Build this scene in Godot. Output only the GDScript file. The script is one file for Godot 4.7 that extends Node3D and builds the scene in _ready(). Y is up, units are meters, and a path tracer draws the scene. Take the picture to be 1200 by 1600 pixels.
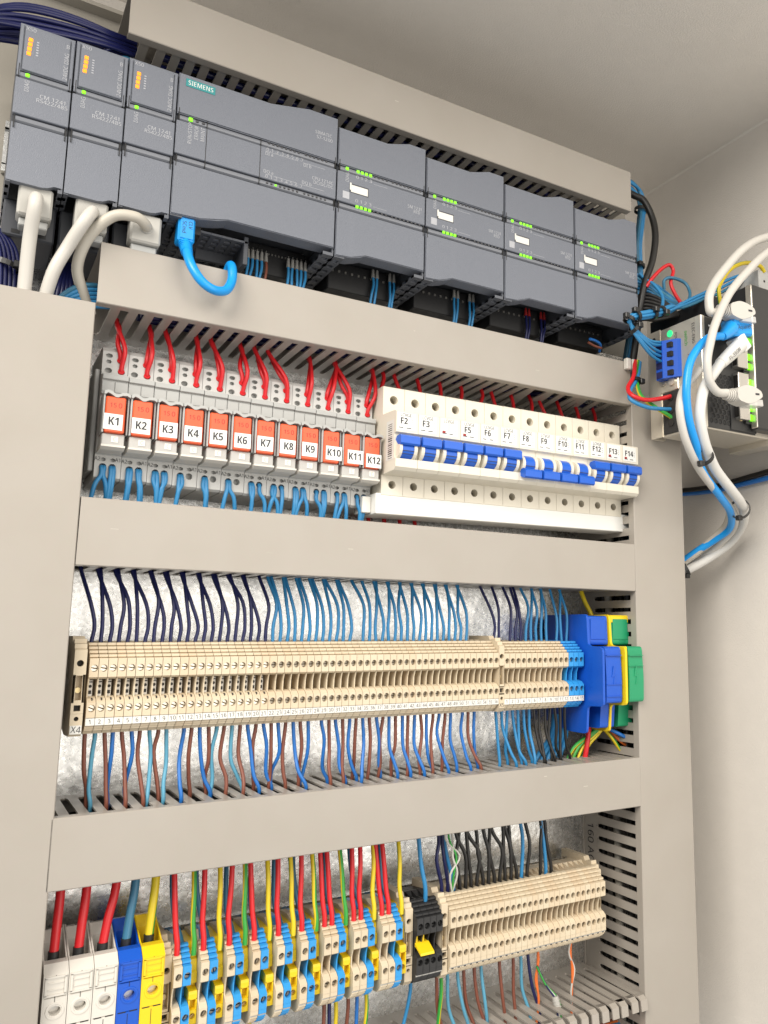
extends Node3D
# An open electrical cabinet. Lengths below are millimetres (x right, y up, z towards the door);
# W() turns them into the scene's metres.

const MM := 0.001
var M := {}
var rng := RandomNumberGenerator.new()
var texts := {}
var font: SystemFont
var bold: SystemFont


class MB:
	# collects triangles in millimetres
	var v := PackedVector3Array()
	var n := PackedVector3Array()

	func tri(a: Vector3, b: Vector3, c: Vector3, out: Vector3) -> void:
		var m := (b - a).cross(c - a)
		if m.length_squared() < 1e-12:
			return
		if m.dot(out) < 0.0:
			var t := b
			b = c
			c = t
			m = -m
		m = m.normalized()
		v.append_array([a * 0.001, c * 0.001, b * 0.001])
		n.append_array([m, m, m])

	func quad(a: Vector3, b: Vector3, c: Vector3, d: Vector3, out: Vector3) -> void:
		tri(a, b, c, out)
		tri(a, c, d, out)

	func smooth(a: Vector3, b: Vector3, c: Vector3, na: Vector3, nb: Vector3, nc: Vector3) -> void:
		if (b - a).cross(c - a).dot(na + nb + nc) < 0.0:
			v.append_array([a * 0.001, b * 0.001, c * 0.001])
			n.append_array([na, nb, nc])
		else:
			v.append_array([a * 0.001, c * 0.001, b * 0.001])
			n.append_array([na, nc, nb])

	func bx(x0: float, x1: float, y0: float, y1: float, z0: float, z1: float, b := 0.0) -> void:
		var lo := Vector3(minf(x0, x1), minf(y0, y1), minf(z0, z1))
		var hi := Vector3(maxf(x0, x1), maxf(y0, y1), maxf(z0, z1))
		var c := (lo + hi) / 2.0
		var h := (hi - lo) / 2.0
		b = minf(b, minf(h.x, minf(h.y, h.z)) * 0.9)
		for ax in 3:
			var p := (ax + 1) % 3
			var q := (ax + 2) % 3
			for s: float in [-1.0, 1.0]:
				var pts := []
				for k: Array in [[-1, -1], [1, -1], [1, 1], [-1, 1]]:
					var w := Vector3.ZERO
					w[ax] = s * h[ax]
					w[p] = k[0] * (h[p] - b)
					w[q] = k[1] * (h[q] - b)
					pts.append(c + w)
				var o := Vector3.ZERO
				o[ax] = s
				quad(pts[0], pts[1], pts[2], pts[3], o)
			if b > 0.0:
				for sp: float in [-1.0, 1.0]:
					for sq: float in [-1.0, 1.0]:
						var e := []
						for k: Array in [[-1, 0], [1, 0], [1, 1], [-1, 1]]:
							var w := Vector3.ZERO
							w[ax] = k[0] * (h[ax] - b)
							w[p] = sp * (h[p] - (b if k[1] == 0 else 0.0))
							w[q] = sq * (h[q] - (b if k[1] == 1 else 0.0))
							e.append(c + w)
						var o := Vector3.ZERO
						o[p] = sp
						o[q] = sq
						quad(e[0], e[1], e[2], e[3], o)
		if b > 0.0:
			for sx: float in [-1.0, 1.0]:
				for sy: float in [-1.0, 1.0]:
					for sz: float in [-1.0, 1.0]:
						var s := Vector3(sx, sy, sz)
						var i := h - Vector3(b, b, b)
						tri(c + s * Vector3(h.x, i.y, i.z), c + s * Vector3(i.x, h.y, i.z), c + s * Vector3(i.x, i.y, h.z), s)

	# poly in the plane of U and V, pushed from `from` to `to` along their cross axis A
	func extr(poly: Array, O: Vector3, U: Vector3, V: Vector3, A: Vector3, from: float, to: float, skip := []) -> void:
		var pl := PackedVector2Array()
		for p: Array in poly:
			pl.append(Vector2(p[0], p[1]))
		var area := 0.0
		for i in pl.size():
			area += pl[i].cross(pl[(i + 1) % pl.size()])
		var sg := 1.0 if area > 0.0 else -1.0
		var P := []
		for p in pl:
			P.append(O + U * p.x + V * p.y)
		for i in pl.size():
			if i in skip:
				continue
			var j := (i + 1) % pl.size()
			var d := pl[j] - pl[i]
			var o := (U * d.y - V * d.x) * sg
			quad(P[i] + A * from, P[j] + A * from, P[j] + A * to, P[i] + A * to, o)
		var ix := Geometry2D.triangulate_polygon(pl)
		for k in range(0, ix.size(), 3):
			tri(P[ix[k]] + A * from, P[ix[k + 1]] + A * from, P[ix[k + 2]] + A * from, A * (from - to))
			tri(P[ix[k]] + A * to, P[ix[k + 1]] + A * to, P[ix[k + 2]] + A * to, A * (to - from))

	func ex_x(poly: Array, x0: float, x1: float, skip := []) -> void:  # poly of [z, y]
		extr(poly, Vector3.ZERO, Vector3.BACK, Vector3.UP, Vector3.RIGHT, x0, x1, skip)

	func ex_y(poly: Array, y0: float, y1: float) -> void:  # poly of [x, z]
		extr(poly, Vector3.ZERO, Vector3.RIGHT, Vector3.BACK, Vector3.UP, y0, y1)

	func ex_z(poly: Array, z0: float, z1: float) -> void:  # poly of [x, y]
		extr(poly, Vector3.ZERO, Vector3.RIGHT, Vector3.UP, Vector3.BACK, z0, z1)

	func cyl(a: Vector3, b: Vector3, r: float, sides := 14, r2 := -1.0) -> void:
		if r2 < 0.0:
			r2 = r
		var d := (b - a).normalized()
		var u := d.cross(Vector3.UP if absf(d.y) < 0.9 else Vector3.RIGHT).normalized()
		var w := d.cross(u)
		for i in sides:
			var t0 := TAU * i / sides
			var t1 := TAU * (i + 1) / sides
			var e0 := u * cos(t0) + w * sin(t0)
			var e1 := u * cos(t1) + w * sin(t1)
			smooth(a + e0 * r, a + e1 * r, b + e1 * r2, e0, e1, e1)
			smooth(a + e0 * r, b + e1 * r2, b + e0 * r2, e0, e1, e0)
			tri(a, a + e0 * r, a + e1 * r, -d)
			tri(b, b + e0 * r2, b + e1 * r2, d)

	# a rectangular face with a hole of given depth; N points out of the face
	func hole(O: Vector3, U: Vector3, V: Vector3, N: Vector3, r: Rect2, c: Vector2, ru: float, rv: float, depth: float, sides := 16, phase := 0.0, bottom := true) -> void:
		var ring := []
		var hit := []
		var side := []
		for i in sides:
			var t := TAU * i / sides + phase
			var d := Vector2(cos(t) * ru, sin(t) * rv)
			ring.append(c + d)
			var sx := INF
			var sy := INF
			if absf(d.x) > 1e-6:
				sx = ((r.end.x if d.x > 0 else r.position.x) - c.x) / d.x
			if absf(d.y) > 1e-6:
				sy = ((r.end.y if d.y > 0 else r.position.y) - c.y) / d.y
			hit.append(c + d * minf(sx, sy))
			side.append([0 if sx < sy else 1, signf(d.x), signf(d.y)])
		var at := func(p: Vector2) -> Vector3: return O + U * p.x + V * p.y
		for i in sides:
			var j := (i + 1) % sides
			quad(at.call(ring[i]), at.call(ring[j]), at.call(hit[j]), at.call(hit[i]), N)
			if side[i][0] != side[j][0]:
				var h: Array = side[i] if side[i][0] == 0 else side[j]
				var g: Array = side[j] if side[i][0] == 0 else side[i]
				tri(at.call(hit[i]), at.call(hit[j]), at.call(Vector2(r.end.x if h[1] > 0 else r.position.x, r.end.y if g[2] > 0 else r.position.y)), N)
			elif side[i] != side[j] and sides == 4:
				pass
			var m: Vector2 = c - (ring[i] + ring[j]) / 2.0
			quad(at.call(ring[i]), at.call(ring[j]), at.call(ring[j]) - N * depth, at.call(ring[i]) - N * depth, U * m.x + V * m.y)
			if bottom:
				tri(at.call(c) - N * depth, at.call(ring[i]) - N * depth, at.call(ring[j]) - N * depth, N)

	# round bar along points; a0..a1 picks a part of the circumference in turns
	func tube(p: Array, r: float, sides := 8, a0 := 0.0, a1 := 1.0, caps := true, twist := 0.0) -> void:
		var u := Vector3.ZERO
		var last := []
		var cnt := p.size()
		for i in cnt:
			var d: Vector3 = (p[mini(i + 1, cnt - 1)] - p[maxi(i - 1, 0)]).normalized()
			if i == 0:
				u = d.cross(Vector3.BACK if absf(d.z) < 0.9 else Vector3.RIGHT).normalized()
			else:
				u = (u - d * u.dot(d)).normalized()
			var w := d.cross(u)
			var row := []
			for k in sides + 1:
				var t := TAU * (lerpf(a0, a1, float(k) / sides) + twist * i / cnt)
				row.append(u * cos(t) + w * sin(t))
			if i > 0:
				for k in sides:
					smooth(p[i - 1] + last[k] * r, p[i - 1] + last[k + 1] * r, p[i] + row[k + 1] * r, last[k], last[k + 1], row[k + 1])
					smooth(p[i - 1] + last[k] * r, p[i] + row[k + 1] * r, p[i] + row[k] * r, last[k], row[k + 1], row[k])
			if caps and (i == 0 or i == cnt - 1):
				for k in sides:
					tri(p[i], p[i] + row[k] * r, p[i] + row[k + 1] * r, -d if i == 0 else d)
			last = row

	func mesh() -> ArrayMesh:
		var a := []
		a.resize(Mesh.ARRAY_MAX)
		a[Mesh.ARRAY_VERTEX] = v
		a[Mesh.ARRAY_NORMAL] = n
		var m := ArrayMesh.new()
		m.add_surface_from_arrays(Mesh.PRIMITIVE_TRIANGLES, a)
		return m


# ---------------------------------------------------------------- helpers
func W(x: float, y: float, z: float) -> Vector3:
	return Vector3(x, y + 1900.0, z) * MM


func V(x: float, y: float, z: float) -> Vector3:
	return Vector3(x, y, z)


func lin(c: Array, a := 1.0) -> Color:
	var k := Color(c[0], c[1], c[2]).linear_to_srgb()
	k.a = a
	return k


func mat(key: String, c: Array, rough := 0.45, metal := 0.0, spec := 0.5) -> StandardMaterial3D:
	var m := StandardMaterial3D.new()
	m.resource_name = key
	m.albedo_color = lin(c)
	m.roughness = rough
	m.metallic = metal
	m.metallic_specular = spec
	M[key] = m
	return m


func glow(key: String, c: Array, e: float) -> void:
	var m := mat(key, c, 0.4)
	m.emission_enabled = true
	m.emission = lin(c)
	m.emission_energy_multiplier = e


func noise(freq: float, kind: int, seed_: int, lo: Color, hi: Color, size := 512, oct := 3, bump := 0.0) -> NoiseTexture2D:
	var f := FastNoiseLite.new()
	f.noise_type = kind
	f.seed = seed_
	f.frequency = freq
	f.fractal_octaves = oct
	if kind == FastNoiseLite.TYPE_CELLULAR:
		f.cellular_return_type = FastNoiseLite.RETURN_CELL_VALUE
		f.fractal_type = FastNoiseLite.FRACTAL_NONE
	var t := NoiseTexture2D.new()
	t.width = size
	t.height = size
	t.seamless = true
	t.noise = f
	if bump > 0.0:
		t.as_normal_map = true
		t.bump_strength = bump
	else:
		var g := Gradient.new()
		g.set_color(0, lo)
		g.set_color(1, hi)
		t.color_ramp = g
	return t


func worldmap(m: StandardMaterial3D, s: float) -> void:
	m.uv1_triplanar = true
	m.uv1_world_triplanar = true
	m.uv1_scale = Vector3(s, s, s)


func tag(o: Node, label: String, category := "", group := "", kind := "") -> void:
	if label: o.set_meta("label", label)
	if category: o.set_meta("category", category)
	if group: o.set_meta("group", group)
	if kind: o.set_meta("kind", kind)


func obj(called: String, shape: Variant, m: String, parent: Node = null) -> MeshInstance3D:
	var o := MeshInstance3D.new()
	o.name = called
	o.mesh = (shape as MB).mesh() if shape is MB else shape
	o.material_override = M[m]
	(parent if parent else self).add_child(o, true)
	return o


func thing(called: String, label: String, category: String, at: Vector3, group := "") -> Node3D:
	var o := Node3D.new()
	o.name = called
	o.position = at
	add_child(o, true)
	tag(o, label, category, group)
	return o


func copy(o: Node3D, at: Vector3, label: String) -> Node3D:
	var c: Node3D = o.duplicate()
	c.name = String(o.name).rstrip("0123456789").rstrip("_")
	add_child(c, true)
	c.position = at
	c.set_meta("label", label)
	return c


func box(called: String, m: String, parent: Node, x0: float, x1: float, y0: float, y1: float, z0: float, z1: float, b := 0.0) -> MeshInstance3D:
	var s := MB.new()
	s.bx(x0, x1, y0, y1, z0, z1, b)
	return obj(called, s, m, parent)


func text(s: String, h: float, m: String, parent: Node, x: float, y: float, z: float, turn := 0.0, called := "lettering", thin := 1.0, heavy := false) -> MeshInstance3D:
	var key := "%s|%.2f|%s" % [s, h, heavy]
	if not texts.has(key):
		var t := TextMesh.new()
		t.text = s
		t.font = bold if heavy else font
		t.font_size = 32
		t.pixel_size = h * MM / (32.0 * 0.72)
		t.depth = 0.00006
		t.curve_step = 2.0
		texts[key] = t
	var o := obj(called, texts[key], m, parent)
	o.position = Vector3(x, y, z) * MM
	o.rotation.z = turn
	if thin != 1.0:
		o.scale.x = thin
	return o


func curve(p: Array, per := 5) -> Array:
	var out := []
	for i in p.size() - 1:
		var a: Vector3 = p[maxi(i - 1, 0)]
		var b: Vector3 = p[i]
		var c: Vector3 = p[i + 1]
		var d: Vector3 = p[mini(i + 2, p.size() - 1)]
		for k in per:
			out.append(b.cubic_interpolate(c, a, d, float(k) / per))
	out.append(p[-1])
	return out


# a bendy wire as one thing: points in millimetres, first point is its base
func wire(called: String, p: Array, r: float, m: String, label: String, category: String, group := "", sides := 7, per := 4) -> MeshInstance3D:
	var q := []
	for w: Vector3 in p:
		q.append(w - p[0])
	var s := MB.new()
	s.tube(curve(q, per), r, sides)
	var o := obj(called, s, m)
	o.position = W(p[0].x, p[0].y, p[0].z)
	tag(o, label, category, group)
	return o


func earth_wire(called: String, p: Array, r: float, label: String, group := "", face := 0.0) -> Node3D:
	var t := thing(called, label, "wire", W(p[0].x, p[0].y, p[0].z), group)
	var q := []
	for w: Vector3 in p:
		q.append(w - p[0])
	q = curve(q, 4)
	var a := MB.new()
	a.tube(q, r, 6, face + 0.38, face + 1.0, false, 0.25)
	obj("yellow_insulation", a, "yellow_wire", t)
	var b := MB.new()
	b.tube(q, r, 4, face, face + 0.38, false, 0.25)
	obj("green_stripe", b, "green_wire", t)
	return t


const ORD := ["first", "second", "third", "fourth", "fifth", "sixth", "seventh", "eighth", "ninth", "tenth", "eleventh", "twelfth", "thirteenth", "fourteenth", "fifteenth", "sixteenth", "seventeenth", "eighteenth", "nineteenth", "twentieth", "twenty-first", "twenty-second", "twenty-third", "twenty-fourth", "twenty-fifth", "twenty-sixth", "twenty-seventh", "twenty-eighth", "twenty-ninth", "thirtieth"]


func words(n: int) -> String:
	var ones := ["", "one", "two", "three", "four", "five", "six", "seven", "eight", "nine", "ten", "eleven", "twelve", "thirteen", "fourteen", "fifteen", "sixteen", "seventeen", "eighteen", "nineteen"]
	var tens := ["", "", "twenty", "thirty", "forty", "fifty"]
	if n < 20:
		return ones[n]
	return tens[n / 10] + ("-" + ones[n % 10] if n % 10 else "")


func j(a: float) -> float:
	return rng.randf_range(-a, a)


# ---------------------------------------------------------------- the picture
func _ready() -> void:
	rng.seed = 7
	set_view()
	make_materials()
	build_cabinet()
	build_ducts()
	build_controllers()
	build_relays()
	build_breakers()
	build_long_strip()
	build_blocks()
	build_bottom_row()
	build_switch()
	build_loose_cables()


func set_view() -> void:
	var cam := Camera3D.new()
	cam.name = "camera"
	cam.projection = Camera3D.PROJECTION_FRUSTUM
	cam.near = 0.02
	cam.far = 20.0
	var f := 1311.73
	cam.size = 1600.0 / f * cam.near
	cam.frustum_offset = Vector2(-175.37 / f, -21.65 / f) * cam.near
	cam.position = W(-4.302, -359.99, 536.40)
	cam.basis = Basis(Vector3.UP, -0.5717) * Basis(Vector3.RIGHT, 0.157) * Basis(Vector3.BACK, 0.0027)
	add_child(cam)
	cam.current = true
	var e := Environment.new()
	e.background_mode = Environment.BG_COLOR
	e.background_color = lin([0.60, 0.595, 0.58])
	e.tonemap_mode = Environment.TONE_MAPPER_LINEAR
	e.tonemap_exposure = 0.9
	e.sdfgi_enabled = true
	e.ssao_enabled = true
	e.ssil_enabled = true
	var we := WorldEnvironment.new()
	we.name = "surroundings"
	we.environment = e
	add_child(we)
	lamp("added_front_panel", V(600, -40, 1300), V(230, -200, 0), 1.2, 1.8, 1.9)  # added tall light panel at eye height, brightens the zinc plate and cabinet ceiling
	lamp("second_ceiling_lamp", V(-950, 720, 1050), V(300, -300, 0), 1.1, 1.1, 5.6)


func lamp(called: String, at: Vector3, to: Vector3, w: float, h: float, energy: float) -> void:
	var l := AreaLight3D.new()
	l.name = called
	l.area_size = Vector2(w, h)
	l.light_color = Color(1.0, 0.972, 0.93)
	l.light_energy = energy
	l.area_normalize_energy = true
	l.area_range = 8.0
	l.shadow_enabled = true
	add_child(l)
	l.look_at_from_position(W(at.x, at.y, at.z), W(to.x, to.y, to.z))


func make_materials() -> void:
	font = SystemFont.new()
	font.font_names = PackedStringArray(["Droid Sans"])
	bold = SystemFont.new()
	bold.font_names = PackedStringArray(["Droid Sans"])
	bold.font_weight = 700
	var pvc := mat("pvc", [0.36, 0.330, 0.293], 0.42)
	pvc.albedo_texture = noise(0.006, FastNoiseLite.TYPE_SIMPLEX_SMOOTH, 3, Color(0.975, 0.972, 0.965), Color.WHITE, 512, 4)
	pvc.roughness_texture = noise(0.02, FastNoiseLite.TYPE_SIMPLEX_SMOOTH, 5, Color(0.75, 0.75, 0.75), Color.WHITE, 512, 5)
	worldmap(pvc, 4.0)
	mat("scuff", [0.52, 0.49, 0.44], 0.6)
	mat("pvc_dark", [0.36, 0.34, 0.29], 0.5)
	var paint := mat("paint", [0.74, 0.70, 0.645], 0.45)
	paint.normal_enabled = true
	paint.normal_scale = 0.16
	paint.normal_texture = noise(0.11, FastNoiseLite.TYPE_SIMPLEX_SMOOTH, 9, Color.BLACK, Color.WHITE, 512, 2, 6.0)
	paint.albedo_texture = noise(0.01, FastNoiseLite.TYPE_SIMPLEX_SMOOTH, 10, Color(0.985, 0.985, 0.985), Color.WHITE, 256, 4)
	worldmap(paint, 9.0)
	var pp := mat("shaded_plate_paint", [0.36, 0.335, 0.29], 0.45)  # beige paint, its colour darkened to stand in for shade
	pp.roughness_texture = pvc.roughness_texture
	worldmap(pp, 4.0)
	var zinc := mat("zinc", [0.84, 0.84, 0.83], 0.31, 0.97)
	zinc.albedo_texture = noise(0.16, FastNoiseLite.TYPE_CELLULAR, 21, Color(0.89, 0.89, 0.885), Color.WHITE, 512)
	zinc.roughness_texture = noise(0.06, FastNoiseLite.TYPE_SIMPLEX_SMOOTH, 22, Color(0.78, 0.78, 0.78), Color.WHITE, 512, 5)
	zinc.normal_enabled = true
	zinc.normal_scale = 0.07
	zinc.normal_texture = noise(0.04, FastNoiseLite.TYPE_SIMPLEX_SMOOTH, 23, Color.BLACK, Color.WHITE, 512, 5, 5.0)
	worldmap(zinc, 6.0)
	var plc := mat("plc", [0.155, 0.168, 0.20], 0.48)
	plc.normal_enabled = true
	plc.normal_scale = 0.3
	plc.normal_texture = noise(0.2, FastNoiseLite.TYPE_SIMPLEX_SMOOTH, 31, Color.BLACK, Color.WHITE, 512, 2, 4.0)
	worldmap(plc, 12.0)
	mat("plc_dark", [0.05, 0.054, 0.064], 0.5)
	mat("plc_pillar", [0.10, 0.107, 0.125], 0.5)
	mat("plc_band", [0.175, 0.185, 0.21], 0.32)
	mat("black", [0.012, 0.012, 0.013], 0.45)
	mat("dark_hole", [0.02, 0.018, 0.016], 0.7)
	mat("grey_print", [0.40, 0.41, 0.44], 0.5)
	mat("ink", [0.03, 0.03, 0.035], 0.6)
	mat("teal", [0.03, 0.24, 0.25], 0.45)
	mat("white", [0.78, 0.78, 0.75], 0.45)
	mat("thick_white", [0.64, 0.63, 0.60], 0.42)
	mat("tag_white", [0.70, 0.69, 0.65], 0.55)
	mat("cable_white", [0.53, 0.51, 0.47], 0.42)
	mat("cable_grey", [0.47, 0.44, 0.38], 0.45)
	mat("plug_grey", [0.42, 0.41, 0.38], 0.5)
	mat("socket_grey", [0.50, 0.50, 0.485], 0.5)
	mat("socket_mid", [0.40, 0.405, 0.395], 0.5)
	mat("orange", [0.72, 0.105, 0.035], 0.35)
	var clear := mat("clear", [0.70, 0.69, 0.66], 0.3)
	clear.transparency = BaseMaterial3D.TRANSPARENCY_ALPHA
	clear.albedo_color.a = 0.62
	mat("breaker", [0.70, 0.655, 0.555], 0.42)
	mat("lever_blue", [0.010, 0.105, 0.55], 0.32)
	mat("beige", [0.60, 0.505, 0.365], 0.5)
	mat("beige_dark", [0.50, 0.42, 0.31], 0.55)
	mat("terminal_blue", [0.03, 0.29, 0.66], 0.45)
	mat("terminal_yellow", [0.80, 0.56, 0.01], 0.42)
	mat("terminal_green", [0.012, 0.27, 0.12], 0.42)
	mat("big_blue", [0.006, 0.085, 0.50], 0.4)
	mat("terminal_white", [0.64, 0.61, 0.555], 0.5)
	mat("terminal_black", [0.022, 0.022, 0.023], 0.5)
	mat("steel", [0.62, 0.60, 0.56], 0.3, 0.9)
	mat("brass", [0.62, 0.50, 0.28], 0.4, 0.8)
	mat("nickel", [0.75, 0.70, 0.60], 0.32, 0.7)
	mat("shaded_screw", [0.30, 0.27, 0.22], 0.4, 0.8)  # screw metal with the shade of the deep holes put into its colour
	mat("beige_warm", [0.60, 0.49, 0.345], 0.5)
	mat("beige_pale", [0.62, 0.53, 0.39], 0.5)
	mat("navy_wire", [0.008, 0.011, 0.075], 0.36)
	mat("blue_wire", [0.028, 0.215, 0.455], 0.4)
	mat("mid_blue_wire", [0.020, 0.155, 0.50], 0.36)
	mat("pale_blue_wire", [0.10, 0.33, 0.48], 0.4)
	mat("steel_blue_wire", [0.035, 0.16, 0.27], 0.38)
	mat("ether_blue", [0.006, 0.29, 0.75], 0.33)
	mat("red_wire", [0.60, 0.012, 0.018], 0.38)
	mat("brown_wire", [0.20, 0.065, 0.04], 0.42)
	mat("black_wire", [0.014, 0.013, 0.012], 0.4)
	mat("yellow_wire", [0.68, 0.52, 0.015], 0.4)
	mat("green_wire", [0.03, 0.30, 0.04], 0.4)
	mat("orange_wire", [0.72, 0.16, 0.03], 0.4)
	mat("ferrule_grey", [0.27, 0.265, 0.25], 0.5)
	mat("ferrule_red", [0.30, 0.012, 0.012], 0.5)
	mat("tie", [0.012, 0.012, 0.012], 0.35)
	glow("led_green", [0.20, 0.85, 0.01], 1.0)
	glow("led_orange", [1.0, 0.28, 0.01], 1.0)
	glow("led_mint", [0.03, 0.80, 0.25], 1.0)
	mat("led_off", [0.05, 0.05, 0.055], 0.3)
	var sheet := mat("sheet", [0.62, 0.58, 0.50], 0.38, 0.6)
	sheet.normal_enabled = true
	sheet.normal_scale = 0.2
	sheet.normal_texture = zinc.normal_texture
	worldmap(sheet, 10.0)
	mat("sheet_dark", [0.05, 0.05, 0.05], 0.4, 0.4)


# ---------------------------------------------------------------- the cabinet and the ducts
func build_cabinet() -> void:
	var plate := MB.new()
	plate.bx(-4, 548, -760, -88, -79, -77)
	var po := obj("mounting_plate", plate, "zinc")
	po.position = W(0, 0, 0)
	tag(po, "galvanised mounting plate behind all the wiring", "", "", "structure")
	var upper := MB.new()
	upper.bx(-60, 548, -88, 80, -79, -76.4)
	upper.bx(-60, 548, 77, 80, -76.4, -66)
	var uo := obj("upper_mounting_plate", upper, "shaded_plate_paint")
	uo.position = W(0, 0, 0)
	tag(uo, "painted plate behind the dark modules, colour darkened for shade", "", "", "structure")
	for b: Array in [["back_wall", -160, 627, -900, 137, -132, -130], ["ceiling", -160, 630, 135, 139, -130, 235], ["side_wall", 625, 628, -900, 135, -130, 235]]:
		var s := MB.new()
		s.bx(b[1], b[2], b[3], b[4], b[5], b[6])
		var o := obj(b[0], s, "paint")
		o.position = W(0, 0, 0)
		o.set_meta("kind", "structure")
	# strip of sealant along the joint of ceiling and side wall
	var seal := MB.new()
	seal.ex_z([[625, 135], [625, 133.2], [623.2, 135]], -130, 235)
	var so := obj("ceiling_joint", seal, "paint")
	so.position = W(0, 0, 0)
	so.set_meta("kind", "structure")
	for r: Array in [["upper", -237, 58, 492, 0.6], ["lower", -566, 54, 470, 0.0], ["middle", -393.7, 50, 445, 0.0], ["top", -48, -2, 484, 0.0]]:
		var t := thing("din_rail", "", "rail", W(0, r[1], -77), "mounting rails")
		tag(t, {"upper": "metal rail that carries relays and circuit breakers", "lower": "metal rail under the coloured terminals at the bottom", "middle": "metal rail behind the long numbered beige terminal strip", "top": "metal rail behind the row of dark grey controller modules"}[r[0]])
		var s := MB.new()
		s.bx(r[2], r[3], -13, 13, 12, 13)
		s.bx(r[2], r[3], -17.5, -12, 14, 15)
		s.bx(r[2], r[3], 12, 17.5, 14, 15)
		s.bx(r[2], r[3], -13, -12, 1, 15)
		s.bx(r[2], r[3], 12, 13, 1, 15)
		obj("rail_profile", s, "zinc", t)


func finger_mesh(lip := false) -> ArrayMesh:
	# lies along +z from its root at z = 0; flat in the x-z plane
	var s := MB.new()
	s.ex_y([[-3.9, -2], [-3.9, 0], [-3.1, 2.5], [-2.8, 5], [-2.8, 60], [-3.5, 62.5], [-3.5, 65], [3.5, 65], [3.5, 62.5], [2.8, 60], [2.8, 5], [3.1, 2.5], [3.9, 0], [3.9, -2]], -0.6, 0.6)
	if lip:
		s.ex_x([[61, 0.6], [65, 0.6], [69, -1.5], [70, -9], [68.8, -9], [67.8, -2.2], [64.6, -0.6], [61, -0.6]], -3.2, 3.2)
	return s.mesh()


var bend_base := 0.0

# a slotted wiring duct; side = +1 shows its top comb, -1 its bottom comb
func duct(label: String, x0: float, x1: float, y0: float, y1: float, tilt: float, slot0: float, side: int, cover := true) -> void:
	var t := thing("wiring_duct", label, "wiring duct", W(x0, y0, 0), "grey slotted wiring ducts")
	t.rotation.z = tilt
	var L := x1 - x0
	var H := y1 - y0
	var b := MB.new()
	b.bx(0, L, 1, H - 1, -76.9, -75)
	var far := H - 1.6 if side < 0 else 1.6
	b.bx(0, L, far - 0.6, far + 0.6, -75, -4)
	var near := 1.6 if side < 0 else H - 1.6
	b.bx(0, L, near - 0.6, near + 0.6, -75, -65.8)
	obj("duct_base", b, "pvc", t)
	if cover:
		var c := MB.new()
		c.ex_x([[0, 0.5], [0, H - 0.5], [-0.5, H], [-7, H], [-7, H - 0.9], [-1.6, H - 0.9], [-1.6, 0.9], [-7, 0.9], [-7, 0], [-0.5, 0]], 0, L)
		obj("cover", c, "pvc", t)
		for k in 5:
			var sx := rng.randf_range(10, L - 10)
			var sy := rng.randf_range(4, H - 4)
			var sc := box("scuff_mark", "scuff" if k % 2 else "pvc_dark", t, sx, sx + rng.randf_range(0.5, 5.0), sy, sy + rng.randf_range(0.15, 0.5), -0.1, 0.02)
			sc.rotation.z = 0.0
	var fm := finger_mesh(not cover)
	var x := slot0 + 5.0 - x0
	while x < L + 2:
		if x > -1.0:
			var f := obj("finger", fm, "pvc", t)
			f.position = V(x, near, -65.8) * MM
			f.rotation = Vector3(j(0.006) + side * bend_base * maxf(0.0, x / L - 0.55), j(0.012) + (0.16 * side * bend_base * rng.randf() * 10.0 if x / L > 0.8 else 0.0), j(0.02))
			if side < 0:
				f.rotation.z += PI
		x += 10.0


func side_duct(label: String, x0: float, x1: float, y0: float, y1: float, slot0: float) -> void:
	var t := thing("wiring_duct", label, "wiring duct", W(x0, y0, 0), "grey slotted wiring ducts")
	var L := y1 - y0
	var B := x1 - x0
	var b := MB.new()
	b.bx(0, B, 0, L, -76.9, -75)
	b.bx(B - 2.2, B - 1, 0, L, -75, -4)
	b.bx(1, 2.2, 0, L, -75, -57)
	obj("duct_base", b, "pvc", t)
	var c := MB.new()
	c.extr([[0.5, 0], [B - 0.5, 0], [B, -0.5], [B, -7], [B - 0.9, -7], [B - 0.9, -1.6], [0.9, -1.6], [0.9, -7], [0, -7], [0, -0.5]], Vector3.ZERO, Vector3.RIGHT, Vector3.BACK, Vector3.UP, 0, L)
	obj("cover", c, "pvc", t)
	if slot0 > -9000:
		var s := MB.new()
		s.extr([[-4.2, -2], [-4.2, 0], [-3.5, 2.2], [-3.2, 5], [-3.2, 55.5], [3.2, 55.5], [3.2, 5], [3.5, 2.2], [4.2, 0], [4.2, -2]], Vector3.ZERO, Vector3.UP, Vector3.BACK, Vector3.RIGHT, -0.6, 0.6)
		var fm := s.mesh()
		var y := slot0 + 5.15 - y0
		while y < L - 2:
			if y > 2.0:
				var f := obj("finger", fm, "pvc", t)
				f.position = V(1.6, y, -57) * MM
				f.rotation = Vector3(j(0.008), j(0.012), 0)
			y += 10.24


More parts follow.
